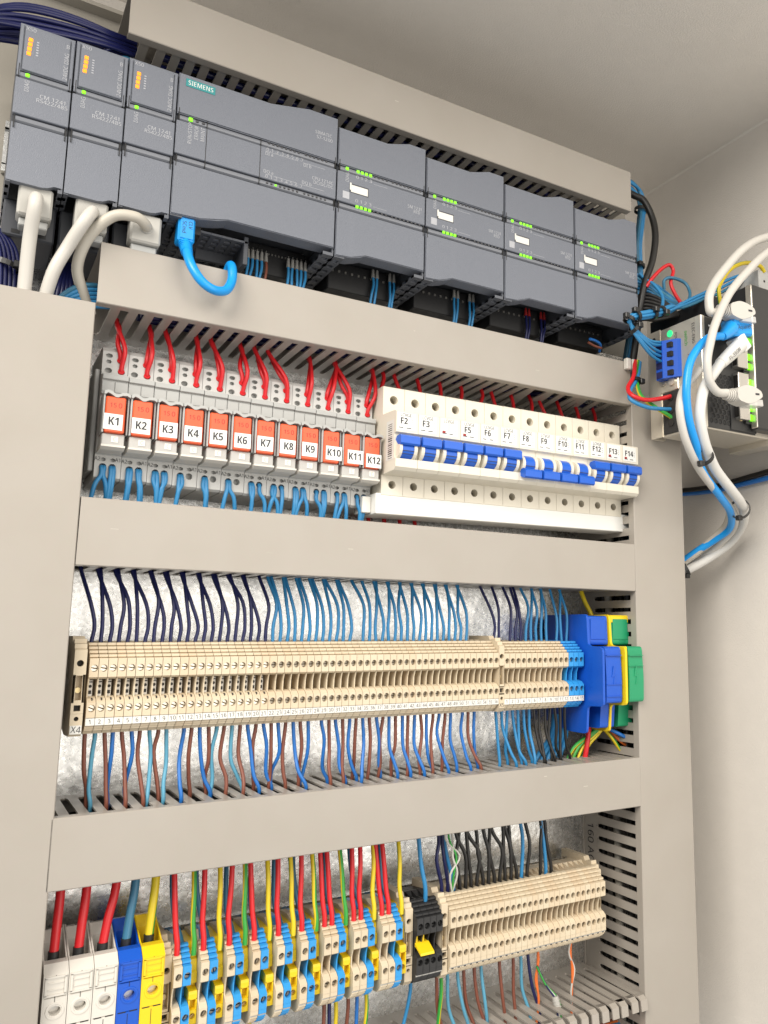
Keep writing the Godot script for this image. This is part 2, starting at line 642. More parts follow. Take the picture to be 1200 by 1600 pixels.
func build_ducts() -> void:
	duct("topmost horizontal grey duct, along the ceiling above the dark modules", 59.3, 486.8, 19, 57.9, 0.0, 65.5, -1)
	bend_base = 0.16
	duct("second horizontal grey duct, between the dark modules and the relays", 53.5, 481, -164.2, -125.3, 0.0, 61.0, -1)
	bend_base = 0.0
	duct("third horizontal grey duct, between the breakers and the long terminal strip", 53.5, 481, -323.2, -283.2, -0.0075, 61.5, -1)
	duct("fourth horizontal grey duct, under the long terminal strip", 52, 481.8, -500.6, -462.3, 0.0, 54.3, 1)
	duct("lowest horizontal duct, open without its cover below the bottom terminals", 52, 480, -700, -641.0, 0.0, 53.0, 1, false)
	side_duct("tall vertical grey duct at the left edge", -8, 53.2, -720, -165, -9999)
	var mk := text("160 AC   RU", 7.5, "ink", self, 0, 0, 0, 0, "duct_print")
	mk.position = W(482.4, -552, -66.5)
	mk.rotation = Vector3(0, -PI / 2, 0)
	mk.rotate_object_local(Vector3.BACK, -PI / 2)
	tag(mk, "black lettering printed on the wall of the right duct", "lettering")
	side_duct("tall vertical grey duct at the right of all rows", 481.6, 540.5, -720, -160, -700)


# ---------------------------------------------------------------- the controllers in the top row
var narrow := false


func wave_lid(w: float, top: bool, s := 0.0) -> Array:
	var a := 0.55 * w
	var b := 0.80 * w
	if narrow:
		if top:
			return [[0.4, -30], [0.4, 0], [w - 0.4, 0], [w - 0.4, -30]]
		return [[0.4, -63.5], [0.4, -99.4], [0.62 * w, -99.6], [0.72 * w, -99.0], [0.84 * w, -97.2], [w - 0.4, -97.2], [w - 0.4, -63.5]]
	if top:
		return [[0.4, -30], [0.4, -1.6], [a, -1.4], [lerpf(a, b, 0.5), 1.2], [b, 4.2], [w - 0.6, 4.2], [w - 0.4, 3.8], [w - 0.4, -30]]
	a = 0.17 * w
	b = 0.33 * w
	return [[0.4, -63.5], [0.4, -99.4], [a, -98.6], [lerpf(a, b, 0.6), -96.6], [b, -94.6], [w - 0.4, -94.6], [w - 0.4, -63.5]]


func module(label: String, x: float, w: float, group: String) -> Node3D:
	var t := thing("controller_module", label, "controller", W(x, 0, 8), group)
	var b := MB.new()
	b.ex_x([[-80, -4], [-12, -4], [-4, -2], [-3, -28], [-3, -66], [-8, -80], [-14, -84], [-80, -84]], 0.25, w - 0.25)
	obj("housing", b, "plc_dark", t)
	# lower shell that leaves an open pocket for the plugs
	for k in 2:
		var x0 := 0.3 if k == 0 else w - 0.3
		var wd := 7.5 if w > 40 else 2.5
		var x1 := x0 + wd * (1 if k == 0 else -1)
		var r := MB.new()
		var n := 6
		for i in n + 1:
			var z := lerpf(-64, -4, float(i) / n)
			r.bx(x0, x1, -100.2, -98, z - 2.6, z + 2.6)
		r.bx(x0, x0 + signf(x1 - x0) * 1.9, -100, -98, -66, -2)
		r.bx(x1, x1 - signf(x1 - x0) * 1.9, -100, -98, -66, -2)
		r.ex_x([[-4, -90], [-1, -97], [-2, -100], [-66, -100], [-66, -84], [-14, -84]], x0, x0 + signf(x1 - x0) * 1.0)
		obj("vent_pillar", r, "plc_pillar", t)
	var pl := MB.new()
	pl.bx(0.4, w - 0.4, -58, -35, -3, 0, 0.4)
	obj("middle_panel", pl, "plc", t)
	var u := MB.new()
	u.ex_z(wave_lid(w, true), -12, -0.8)
	if not narrow:
		u.ex_z([[0.8, -29.4], [0.8, -2.2], [0.55 * w, -2], [0.8 * w, 3.6], [w - 0.9, 3.6], [w - 0.9, -29.4]], -0.8, 0.0)
	else:
		u.bx(3.0, w - 3.0, -29.6, -1.2, -0.8, 0.2, 0.3)
		u.bx(0.6, 2.4, -34, -1, -0.8, 0.1, 0.3)
		u.bx(w - 2.4, w - 0.6, -34, -1, -0.8, 0.1, 0.3)
	obj("upper_lid", u, "plc", t)
	var l := MB.new()
	l.ex_z(wave_lid(w, false), -5 if narrow else -13, -0.8)
	if not narrow:
		l.ex_z([[0.8, -64], [0.8, -98.9], [0.17 * w, -98.1], [0.33 * w, -94.1], [w - 0.9, -94.1], [w - 0.9, -64]], -0.8, 0.0)
	obj("lower_lid", l, "plc", t)
	for y: float in [-32.5, -60.7]:
		var c := MB.new()
		c.ex_x([[-3, y - 2.3], [-3, y + 2.3], [-1.6, y + 2.0], [-0.5, y + 1.1], [-0.2, y], [-0.5, y - 1.1], [-1.6, y - 2.0]], 2.2, w - 2.2)
		obj("hinge_bar", c, "plc_band", t)
		for xx: float in [1.6, w - 1.6]:
			var h := MB.new()
			h.bx(xx - 0.25, xx + 0.25, y - 6.2 if y < -40 else y - 2, y + 2 if y < -40 else y + 6.2, -1, 0.12)
			obj("hinge_slit", h, "black", t)
	return t


func led(t: Node, m: String, x: float, y: float, w := 1.9, h := 1.9, z := 0.0) -> void:
	var s := MB.new()
	s.bx(x - w / 2, x + w / 2, y - h / 2, y + h / 2, z - 0.8, z + 0.25, 0.3)
	obj("indicator_light", s, m, t)


func build_controllers() -> void:
	var nth := ["leftmost", "second", "third"]
	for i in 3:
		var w := 30.0
		narrow = true
		var t := module("%s dark grey serial module with orange lights, left of the large controller" % nth[i] if i else "leftmost dark grey serial module with four orange lights and a grey plug", i * 30.0, w, "dark grey serial modules")
		t.position += V(0, [-4.5, -4.0, -3.0][i], 0) * MM
		for k in 4:
			led(t, "led_orange", 6.2 - k * 0.15, -9.6 - k * 3.0, 2.4, 2.6, 0.2)
		text("X50", 1.5, "grey_print", t, 6, -3.0, 0.3)
		led(t, "led_green", 6.3, -32.4, 2.2, 2.2, -0.1)
		for k in 6:
			box("print_mark", "grey_print", t, 9.4, 10.6, -10.2 - k * 1.7, -9.5 - k * 1.7, -0.2, 0.27)
		text("24VDC DIAG", 1.6, "grey_print", t, 25.6, -19.5, 0.3, PI / 2)
		text("B", 2.4, "grey_print", t, 25.8, -6.5, 0.3)
		text("DIAG", 1.5, "grey_print", t, 6.4, -39.5, 0.1, PI / 2)
		text("CM 1241", 1.7, "grey_print", t, 20.5, -43.5, 0.1, 0.0, "lettering", 1.15)
		text("RS422/485", 1.5, "grey_print", t, 20, -46.4, 0.1, 0.0, "lettering", 1.1)
		# the grey plug in the pocket under the lid
		var px := [16.5, 16.5, 17.5][i] as float
		var p := thing("data_plug", "grey plug under the %s serial module" % ["leftmost", "second", "third"][i], "plug", W(i * 30.0 + px, -111.5, 4), "grey data plugs")
		box("plug_body", "plug_grey", p, -9, 9, -10, 9, -14, 0, 1.2)
		box("screw_block", "socket_mid", p, -7.5, 7.5, -15, -10.2, -13, -4, 0.6)
		var ring := MB.new()
		ring.tube(curve([V(3.6, 0, 0.3), V(2.5, 2.5, 0.3), V(0, 3.6, 0.3), V(-2.5, 2.5, 0.3), V(-3.6, 0, 0.3), V(-2.5, -2.5, 0.3), V(0, -3.6, 0.3), V(2.5, -2.5, 0.3), V(3.6, 0, 0.3)], 2), 0.5, 5)
		obj("cable_gland", ring, "plug_grey", p)
		box("socket_shroud", "plc_dark", t, 1, 29, -123, -100, -70, -24, 1.0)
		for k in 3:
			box("vent_slot", "black", t, 6 + k * 7, 10.5 + k * 7, -121, -118.5, -24.5, -23.8)
	narrow = false
	# the large controller
	var c := module("large dark grey controller with the teal maker's plate and one green light", 90, 110, "")
	box("maker_plate", "teal", c, 4.6, 23.2, -9.9, -4.5, -0.3, 0.3)
	text("SIEMENS", 2.9, "white", c, 13.9, -7.2, 0.36, 0.0, "lettering", 1.0)
	text("SIMATIC", 2.4, "grey_print", c, 99.0, -11.5, 0.1, 0.0, "lettering", 1.0)
	text("S7-1200", 2.4, "grey_print", c, 99.8, -15.0, 0.1)
	led(c, "led_green", 9, -32.3, 2.6, 2.6)
	led(c, "led_off", 13, -32.3, 1.9, 1.5)
	led(c, "led_off", 17, -32.3, 1.9, 1.5)
	for k in 3:
		text(["RUN/STOP", "ERROR", "MAINT"][k], 1.6, "grey_print", c, 9 + k * 4.0, [-42.0, -40.5, -40.5][k], 0.1, PI / 2)
	for xx: float in [19.4, 55.0]:
		box("panel_seam", "black", c, xx - 0.2, xx + 0.2, -63, -30, -1, 0.14)
	for row in 2:
		var y := -31.6 if row == 0 else -60.6
		for k in 14:
			var xx := 60.5 + k * 3.0 + (2.2 if k > 7 else 0.0)
			led(c, "led_green" if row == 1 and k == 2 else "led_off", xx, y, 1.5, 1.3)
		var yy := -38.0 if row == 0 else -54.5
		box("print_line", "grey_print", c, 59, 81, yy - 0.1, yy + 0.1, -0.2, 0.06)
		box("print_line", "grey_print", c, 85, 101, yy - 0.1, yy + 0.1, -0.2, 0.06)
		text("DI a" if row == 0 else "DQ a", 1.6, "grey_print", c, 61, yy - 1.6 if row == 0 else yy + 1.8, 0.1)
		text("DI b" if row == 0 else "DQ b", 1.6, "grey_print", c, 88, yy - 1.6 if row == 0 else yy + 1.8, 0.1)
		text(".0 .1 .2 .3 .4 .5 .6 .7", 1.3, "grey_print", c, 71.5, yy + 1.5 if row == 0 else yy - 1.6, 0.1)
	text("CPU 1214C", 2.1, "grey_print", c, 99.5, -47.0, 0.1)
	text("DC/DC/DC", 1.9, "grey_print", c, 100, -50.0, 0.1)
	# underside of the large controller: network jack, grid of vents, plug strips
	box("network_jack", "black", c, 6, 22, -104, -97, -30, -12)
	var gr := MB.new()
	for a in 9:
		gr.bx(3, 52, -100.6, -99.2, -72 + a * 7 - 1.6, -72 + a * 7 + 1.6)
	for a in 8:
		gr.bx(3 + a * 7 - 1.5, 3 + a * 7 + 1.5, -100.8, -99.4, -73, -14)
	obj("vent_grid", gr, "plc_pillar", c)
	box("pocket_wall", "plc_dark", c, 25, 52, -108, -96, -42, -40, 0.4)
	box("pocket_wall", "plc_dark", c, 51, 54, -116, -96, -66, -14, 0.4)
	box("plug_strip", "black", c, 56, 103, -108, -86, -66, -40, 0.6)
	for k in 18:
		box("clamp_screw", "steel", c, 58.2 + k * 2.45, 59.2 + k * 2.45, -93, -91.6, -40.3, -39.6)
	# four analogue modules with rows of green lights
	var tones := ["first", "second", "third", "last"]
	for i in 4:
		var t := module("%s dark grey input module with green light rows, right of the large controller" % tones[i], 200.3 + i * 71.4, 71.0, "dark grey input modules")
		for row in 2:
			var y := -31.7 if row == 0 else -58.9
			if row == 0:
				led(t, "led_green", 7.4, y - 0.2, 2.3, 2.3)
			for k in 16:
				var xx := 15.8 + k * 3.25 + (1.6 if k > 7 else 0.0)
				if xx < 68:
					led(t, "led_green" if k < 4 else "led_off", xx, y, 2.2 if k < 4 else 1.5, 2.2 if k < 4 else 1.3)
			text("0 1 2 3", 1.7, "grey_print", t, 20.5, y - 4.6 if row == 0 else y + 4.3, 0.1, 0.0, "lettering", 1.35)
			box("print_line", "grey_print", t, 28, 39, y - 6.0 if row == 0 else y + 3.4, y - 5.8 if row == 0 else y + 3.6, -0.2, 0.06)
		text("DIAG", 1.5, "grey_print", t, 7.6, -38.5, 0.1, PI / 2)
		text("SM 1231", 2.0, "grey_print", t, 62, -46.5, 0.1)
		text("RTD", 2.0, "grey_print", t, 63.6, -49.5, 0.1)
		box("label_window", "plc_dark", t, 9.4, 24.2, -49.4, -42.4, -0.5, 0.1)
		box("window_paper", "tag_white", t, 10.6, 23.6, -48.8, -43.4, -0.4, 0.2)
		box("window_clip", "tag_white", t, 9.6, 10.8, -47.5, -42.2, -0.2, 0.5)
		box("code_sticker", "grey_print", t, 4.5, 9.5, -55.0, -49.6, -0.2, 0.06)
		box("plug_strip", "black", t, 10, 61, -108, -86, -66, -38, 0.6)
		for k in 9:
			box("clamp_screw", "steel", t, 12.6 + k * 5.2, 14.2 + k * 5.2, -94, -92.4, -38.3, -37.5)
	for x: float in [200.3, 271.7, 343.1, 414.5]:
		pass
	# wires that rise into the plug strips
	var set_ := [[149.5, 5, "blue"], [178.5, 5, "blue"], [244.8, 2, "blue"], [259.0, 2, "blue"], [316.4, 2, "blue"], [331.0, 2, "blue"], [387.0, 2, "navy"], [403.0, 2, "navy"]]
	var where := ["left bunch under the large controller", "right bunch under the large controller", "left pair under the first input module", "right pair under the first input module", "left pair under the second input module", "right pair under the second input module", "left pair under the third input module", "right pair under the third input module"]
	for g in set_.size():
		for k: int in set_[g][1]:
			var big: bool = g < 2
			var x: float = set_[g][0] + k * (3.2 if big else 3.4)
			var brown: bool = g == 0 and k == 4
			var wm: String = "brown_wire" if brown else "blue_wire" if set_[g][2] == "blue" else "navy_wire"
			var nm := "%s wire of the %s" % [ORD[k], where[g]]
			var t := thing("controller_wire", ("brown wire beside the " + where[g]) if brown else nm, "wire", W(x, -95.5 if big else -87.5, -26), "wires rising into the controllers")
			var s := MB.new()
			s.tube(curve([V(0, -5, 0), V(j(0.5), -12, 0.6), V(-1.0 + j(1.2), -24, 1), V(-1.5 + j(1.5), -48, -6)], 4), 1.0, 7)
			obj("insulation", s, wm, t)
			var f := MB.new()
			f.cyl(V(0, 0.6, 0), V(0, -6, 0), 0.95, 10, 1.5)
			obj("ferrule", f, "ferrule_grey" if wm != "navy_wire" else "ferrule_red", t)
			if big:
				var pin := MB.new()
				pin.cyl(V(0, 0.5, 0), V(0, 2.4, 0), 0.5, 8)
				obj("pin", pin, "steel", t)
	# loose two-core end under the last input module
	wire("loose_wire_end", [V(444, -108, -10), V(452, -107.5, -12), V(459, -109, -14), V(463, -113, -20)], 1.3, "mid_blue_wire", "loose blue wire end hanging under the last input module", "wire")
	wire("loose_wire_end", [V(443, -111, -11), V(451, -112.5, -12), V(459, -112.5, -13), V(463, -109, -20)], 1.1, "brown_wire", "loose brown wire end hanging under the last input module", "wire")
	# short wires that drop from the comb of the top duct behind the controllers
	var drop := [[85.5, "navy"], [95.5, "pale_blue"], [105.0, "blue"], [107.0, "blue"], [115.5, "navy"], [125.5, "navy"], [126.5, "mid_blue"], [135.5, "navy"], [146.0, "brown"], [155.8, "brown"], [215.0, "pale_blue"], [236.0, "navy"], [246.5, "navy"], [276.0, "navy"], [306.0, "blue"], [316.0, "pale_blue"]]
	for k in drop.size():
		var x: float = drop[k][0]
		wire("duct_wire", [V(x, 24, -44), V(x + j(0.8), 16, -38), V(x + 1 + j(1), 6, -34), V(x + j(2), -12, -36)], 1.15, drop[k][1] + "_wire", "%s wire from the left that drops from the topmost duct behind the modules" % ORD[k], "wire", "short wires between topmost duct and modules")
	wire("duct_wire", [V(235.5, 18, -30), V(237, 11, -24), V(242, 8, -22), V(247, 11, -24), V(246, 18, -30)], 1.2, "navy_wire", "short dark blue loop hanging from the topmost duct over the first input module", "wire")


# ---------------------------------------------------------------- relays
func build_relays() -> void:
	var s := MB.new()
	var prof := [[-46, 3], [-3, 3], [0, 0], [0, -16], [7, -16.6], [7, -20], [5.6, -20.4], [5.6, -28.6], [2, -29.4], [2, -66], [3, -66.6], [0, -67.4], [0, -81.6], [-2, -83], [-46, -83]]
	s.ex_x(prof, 0.12, 15.38, [2, 11])
	for c in 2:
		var x0 := 0.12 + c * 7.63
		var x1 := x0 + 7.63
		s.hole(Vector3.ZERO, Vector3.RIGHT, Vector3.UP, Vector3.BACK, Rect2(x0, -5, x1 - x0, 5), Vector2((x0 + x1) / 2, -2.8), 2.1, 1.4, 4, 14)
		s.hole(Vector3.ZERO, Vector3.RIGHT, Vector3.UP, Vector3.BACK, Rect2(x0, -9.2, x1 - x0, 4.2), Vector2((x0 + x1) / 2, -6.8), 1.7, 1.4, 3, 6)
		s.hole(Vector3.ZERO, Vector3.RIGHT, Vector3.UP, Vector3.BACK, Rect2(x0, -16, x1 - x0, 6.8), Vector2((x0 + x1) / 2, -12.6), 2.2, 1.8, 4, 14)
		var cx := 4.9 if c == 0 else 10.4
		s.hole(Vector3.ZERO, Vector3.RIGHT, Vector3.UP, Vector3.BACK, Rect2(x0, -72, x1 - x0, 4.6), Vector2(cx, -70.2), 1.7, 1.3, 3, 6, 0.52)
		s.hole(Vector3.ZERO, Vector3.RIGHT, Vector3.UP, Vector3.BACK, Rect2(x0, -81.6, x1 - x0, 9.6), Vector2(cx, -74.8), 2.2, 2.2, 5, 16)
	var sm := s.mesh()
	var led_ := MB.new()
	led_.bx(0.15, 15.35, -20.2, -17, 7.0, 7.8, 0.3)
	led_.bx(0.15, 7.5, -28.2, -21, 5.6, 6.4, 0.3)
	led_.bx(7.7, 15.35, -28.2, -21, 5.6, 6.4, 0.3)
	led_.bx(0.15, 15.35, -29.8, -28.4, 5.6, 6.8, 0.2)
	var ledm := led_.mesh()
	var orange := MB.new()
	orange.bx(1.4, 12.8, -57, -34.5, 2.2, 21, 0.7)
	var om := orange.mesh()
	var clip := MB.new()
	clip.ex_z([[0.2, -33.5], [0.2, -31.6], [2.2, -30.6], [4.6, -31.4], [6.8, -33.0], [8.2, -32.9], [10.5, -31.6], [13.2, -31.4], [15.0, -32.4], [15.0, -34.2], [13.2, -33.2], [10.6, -33.4], [8.0, -34.8], [6.6, -34.8], [4.2, -33.2], [2.2, -32.4], [1.0, -33.6]], 12, 21.6)
	clip.bx(0.2, 1.1, -57, -33, 6, 20)
	clip.bx(14.2, 15.1, -57, -33, 6, 18)
	var cm := clip.mesh()
	var hold := MB.new()
	hold.bx(0.8, 13.6, -65.8, -57.2, 3, 18.5, 0.5)
	var hm := hold.mesh()
	var foot := MB.new()
	foot.ex_x([[2, -63.8], [2, -66.8], [15, -66.8], [19, -65.4], [19, -64.2], [4, -64.2]], 0.6, 14.2)
	var fm := foot.mesh()
	for i in 12:
		var x := 62.6 + i * 15.55
		var y := -184.3 - i * 0.34
		var t := thing("relay", "orange relay with white sticker K%d in its grey socket" % (i + 1), "relay", W(x, y, -30), "orange relays in a row")
		obj("socket", sm, "socket_grey", t)
		obj("socket_ledge", ledm, "socket_mid", t)
		obj("relay_case", om, "orange", t)
		obj("clip", cm, "socket_mid", t)
		obj("light_module", hm, "clear", t)
		obj("light_module_foot", fm, "terminal_white", t)
		box("module_tag", "tag_white", t, 6.0, 10.0, -62.6, -58.8, 18.4, 18.9)
		text("C", 1.8, "beige_dark", t, 8.0, -60.7, 18.95)
		var dx := [0.0, 0.0, 0.2, 0.0, 0.2, 0.3, 0.3, 0.6, 0.4, 1.8, 2.2, 1.2][i] as float
		var dy := [0.0, -0.3, -0.2, -0.4, -0.2, -0.3, 0.0, 0.1, 0.4, 0.2, -0.4, -1.2][i] as float
		var l := box("name_sticker", "white", t, 1.2 + dx, 12.0 + dx + (1.0 if i > 8 else 0.0), -55.2 + dy, -45.4 + dy, 21.0, 21.25)
		l.rotation.z = j(0.01)
		text("K%d" % (i + 1), 5.0, "ink", t, 6.6 + dx + (0.4 if i > 8 else 0.0), -50 + dy, 21.3, 0, "lettering", 0.88, true)
		text("0", 3.0, "ferrule_red", t, 9.6, -40.0, 21.05)
		text("15", 2.6, "ferrule_red", t, 5.6, -40.0, 21.05)
		for c in 2:
			text("A2" if c == 0 else "A1", 1.5, "ink", t, 1.7 if c == 0 else 13.6, -70.0, 0.1)
			box("print_mark", "dark_hole", t, 2.6 + c * 7.6, 5.4 + c * 7.6, -15.6, -15.1, -0.1, 0.08)
	# red wires from the comb above into the right-hand holes
	for i in 12:
		var x := 62.6 + i * 15.55
		var y := -184.3 - i * 0.34
		var slot := 61.0 + 10.0 * roundf((x + 10.5 + [2, -2, 1, 1, -4, 2, -3, -6, 4, 5, -3, 5][i] - 61.0) / 10.0)
		for k in 2:
			var e := V(x + 11.5 - k * 1.0, y - (12.8 if k == 0 else 5.8), -30.5)
			var a := V(slot - 0.6 + k * 1.2, -160, -38 - k * 6)
			var p := [a, V(slot + j(0.4) - 1 + 2 * k, -166, -33 - k * 4), a.lerp(e, 0.62) + V(1.5 + j(1.4) - 2.6 * k, 1, 7 - k * 2), e + V(j(0.3), 4.5, 1.5), e + V(0, 0.5, 0), e + V(0, 0, -3)]
			var t := thing("relay_wire", "red wire into the %s right hole at the top of relay K%d" % ["lower" if k == 0 else "upper", i + 1], "wire", W(p[0].x, p[0].y, p[0].z), "red wires above the relays")
			var q := []
			for w: Vector3 in p:
				q.append(w - p[0])
			var ms := MB.new()
			ms.tube(curve(q, 4), 1.5, 8)
			obj("insulation", ms, "red_wire", t)
			var fr := MB.new()
			var ee: Vector3 = e - p[0]
			fr.cyl(ee + V(0, 0.8, 0.9), ee + V(0, -0.2, -2.0), 2.0, 12)
			obj("ferrule_collar", fr, "red_wire", t)
	# blue wires from the lower holes into the duct below
	var count := [[2, 2], [2, 2], [2, 2], [2, 0], [2, 0], [2, 0], [2, 1], [2, 1], [2, 2], [1, 2], [1, 2], [1, 2]]
	for i in 12:
		var x := 62.6 + i * 15.55
		var y := -184.3 - i * 0.34
		for c in 2:
			for k: int in count[i][c]:
				var e := V(x + (4.9 if c == 0 else 10.4) + (k * 1.5 - 0.7) * (1 if count[i][c] > 1 else 0), y - 74.8, -30)
				var slot := 61.5 + 10.0 * roundf((e.x + j(3.0) - 61.5) / 10.0)
				wire("relay_wire", [e + V(0, 0, -3), e + V(0, -0.6, 0.6), e + V(j(0.5), -6, 1.6), V(lerpf(e.x, slot, 0.6) + j(0.8), y - 88, -28), V(slot + k * 1.4 - 0.7, -293, -32 - k * 3)], 1.4, "blue_wire", "%s blue wire below contact A%d of relay K%d" % ["left" if k == 0 else "right", 2 - c, i + 1] if count[i][c] > 1 else "single blue wire below contact A%d of relay K%d" % [2 - c, i + 1], "wire", "blue wires below the relays", 8)
	box_thing("relay_end_stop", "grey end plate left of relay K1", "end plate", "socket_mid", 59.5, 62.4, -262, -196, -72, -33)


func box_thing(called: String, label: String, cat: String, m: String, x0: float, x1: float, y0: float, y1: float, z0: float, z1: float, b := 0.6) -> MeshInstance3D:
	var s := MB.new()
	s.bx(0, x1 - x0, 0, y1 - y0, 0, z1 - z0, b)
	var o := obj(called, s, m)
	o.position = W(x0, y0, z0)
	tag(o, label, cat)
	return o


# ---------------------------------------------------------------- circuit breakers
func build_breakers() -> void:
	var s := MB.new()
	s.ex_x([[-46, 0.6], [-0.6, 0.6], [0, 0], [0, -21.4], [19, -22.2], [22.6, -23.2], [23.2, -24], [23.2, -38.6], [20.0, -39.4], [20.0, -57.2], [23.0, -57.8], [23.0, -63.8], [20.5, -66.0], [0, -66.6], [0, -81], [-1, -82], [-46, -82]], 0.12, 17.5, [2, 13])
	s.hole(Vector3.ZERO, Vector3.RIGHT, Vector3.UP, Vector3.BACK, Rect2(0.12, -21.4, 17.38, 21.4), Vector2(8.8, -9.2), 3.3, 3.3, 9, 20)
	s.hole(Vector3.ZERO, Vector3.RIGHT, Vector3.UP, Vector3.BACK, Rect2(0.12, -81, 17.38, 14.4), Vector2(8.8, -73.2), 3.0, 3.0, 9, 20)
	var hm := s.mesh()
	var arc := func(r: float) -> Array:
		var p := [[19.5, -43], [19.5, -58.4]]
		for k in 9:
			var a := lerpf(-1.05, 1.05, k / 8.0)
			p.append([18.2 + r * cos(a), -50.6 + 0.88 * r * sin(a)])
		return p
	var ck := MB.new()
	ck.ex_x(arc.call(8.8), 0, 2.4)
	var cm := ck.mesh()
	var dr := MB.new()
	dr.ex_x(arc.call(8.0), 4.0, 13.4)
	var dm := dr.mesh()
	var ds := MB.new()
	ds.bx(4.2, 13.2, -52.6, -52.2, 25.6, 26.2)
	ds.bx(4.2, 13.2, -54.6, -54.3, 24.6, 25.2)
	var dsm := ds.mesh()
	var up := MB.new()
	up.ex_x([[20, -44], [22, -41.6], [27.0, -41.2], [28.6, -42.4], [28.8, -47.4], [27.6, -48.6], [24, -48]], 1.3, 16.7)
	var dn := MB.new()
	dn.ex_x([[24, -55], [27, -54.6], [29, -55.4], [30.4, -57], [30.2, -61.6], [28.5, -62.6], [25, -61.6], [21, -59]], 1.3, 16.7)
	var um := up.mesh()
	var nm := dn.mesh()
	for i in 13:
		var on := i < 6 or i > 9
		var name_ := "F%d" % (i + 2)
		var label := "cream circuit breaker marked %s with its blue lever %s" % [name_, "up" if on else "down"]
		if i == 2:
			label = "cream circuit breaker with a peeled, unreadable sticker, between F3 and F5"
		var t := thing("circuit_breaker", label, "breaker", W(251.0 + i * 17.68, -181.0 + i * 0.08, -15.6), "cream circuit breakers in a row")
		obj("housing", hm, "breaker", t)
		for k in 2:
			var c := obj("lever_guard", cm, "breaker", t)
			c.position = V(1.4 + k * 11.9, 0, 0) * MM
		obj("lever_drum", dm, "lever_blue", t)
		obj("drum_groove", dsm, "ink", t)
		obj("lever", um if on else nm, "lever_blue", t)
		for y: float in [-9.2, -73.2]:
			var sc := MB.new()
			sc.ex_z(half_disc(V(8.8, y, 0), 2.8, 0.5), -8.8, -6.8)
			sc.ex_z(half_disc(V(8.8, y, 0), 2.8, -0.5), -8.8, -6.8)
			sc.bx(7.4, 10.2, y - 0.3, y + 0.3, -8.8, -7.4)
			obj("screw", sc, "shaded_screw", t)
		var l := box("sticker", "white", t, 1.0, 15.0, -36.8, -24.4, 23.2, 23.4)
		l.rotation.z = j(0.006)
		if i != 2:
			text(name_, 4.6, "ink", t, 6.0 + (1.0 if i > 7 else 0.0), -30.3, 23.5, 0, "lettering", 0.9, true)
		else:
			box("torn_sticker", "tag_white", t, 5, 11.5, -33, -25.5, 23.4, 23.5)
			box("crease", "socket_mid", t, 7.4, 7.8, -33.5, -25, 23.5, 23.55).rotation.z = 0.0
		if i < 11:
			text("LCVGE", 1.7, "ink", t, 7.6, -26.0, 23.5)
		for k in 2:
			box("print_mark", "ink", t, 2.0 + k * 6.0, 5.4 + k * 6.0 + j(0.6), -35.6, -35.0, 23.2, 23.46)
		for k in 3:
			box("print_mark", "socket_mid", t, 12.4, 13.6, -29.5 - k * 1.6, -28.9 - k * 1.6, 23.2, 23.46)
		if i in [2, 3, 11, 12]:
			box("red_flag", "ferrule_red", t, 2.2, 4.8, -35.0, -33.4, 23.2, 23.5)
	# barcode on the outer left side of the first breaker
	var b := thing("barcode_sticker", "barcode sticker on the left side of breaker F2", "sticker", W(250.98, -226, -14))
	box("sticker_paper", "tag_white", b, -0.1, 0.0, -13, 16, 6, 18)
	for k in 17:
		box("bar", "ink", b, -0.16, -0.08, -12 + k * 1.55, -12 + k * 1.55 + rng.randf_range(0.4, 1.0), 9, 15.5)
	var cov := thing("busbar_cover", "long white busbar cover along the bottom of the breakers", "cover", W(247.5, -261, -16))
	cov.rotation.z = 0.0085
	box("cover_profile", "white", cov, 0, 243, -15.2, 0, -26, 0, 0.5)
	box("end_cap", "tag_white", cov, -7, -0.3, -14, -2, -24, -8, 0.4)
	for k in 3:
		box("end_print", "ink", cov, -7.1, -6.9, -13, -4, -22 + k * 4, -21 + k * 4)
	for i in 13:
		var x := 251.0 + i * 17.68 + 7
		var slot := 61.0 + 10.0 * roundf((x + j(3) - 61.0) / 10.0)
		wire("breaker_feed_wire", [V(slot, -158, -42), V(slot + 0.5, -167, -38), V(x, -179, -36), V(x, -186, -36)], 1.6, "red_wire", "%s red wire from the left above the circuit breakers" % ORD[i], "wire", "red wires above the breakers")
	for i in 4:
		wire("outgoing_wire", [V(256 + i * 13.0, -262, -52), V(257 + i * 13.2, -276, -50), V(258 + i * 13.0, -296, -46)], 1.6, "red_wire", "%s red wire in the dark gap under the white busbar cover" % ORD[i], "wire", "red wires under the busbar cover")


func half_disc(c: Vector3, r: float, cut: float) -> Array:
	var p := []
	var a := asin(absf(cut) / r)
	for k in 9:
		var t := lerpf(a, PI - a, k / 8.0)
		var q := Vector2(r * cos(t), r * sin(t) * signf(cut)).rotated(0.6)
		p.append([c.x + q.x, c.y + q.y])
	return p


# ---------------------------------------------------------------- rail terminals
var tm := {}


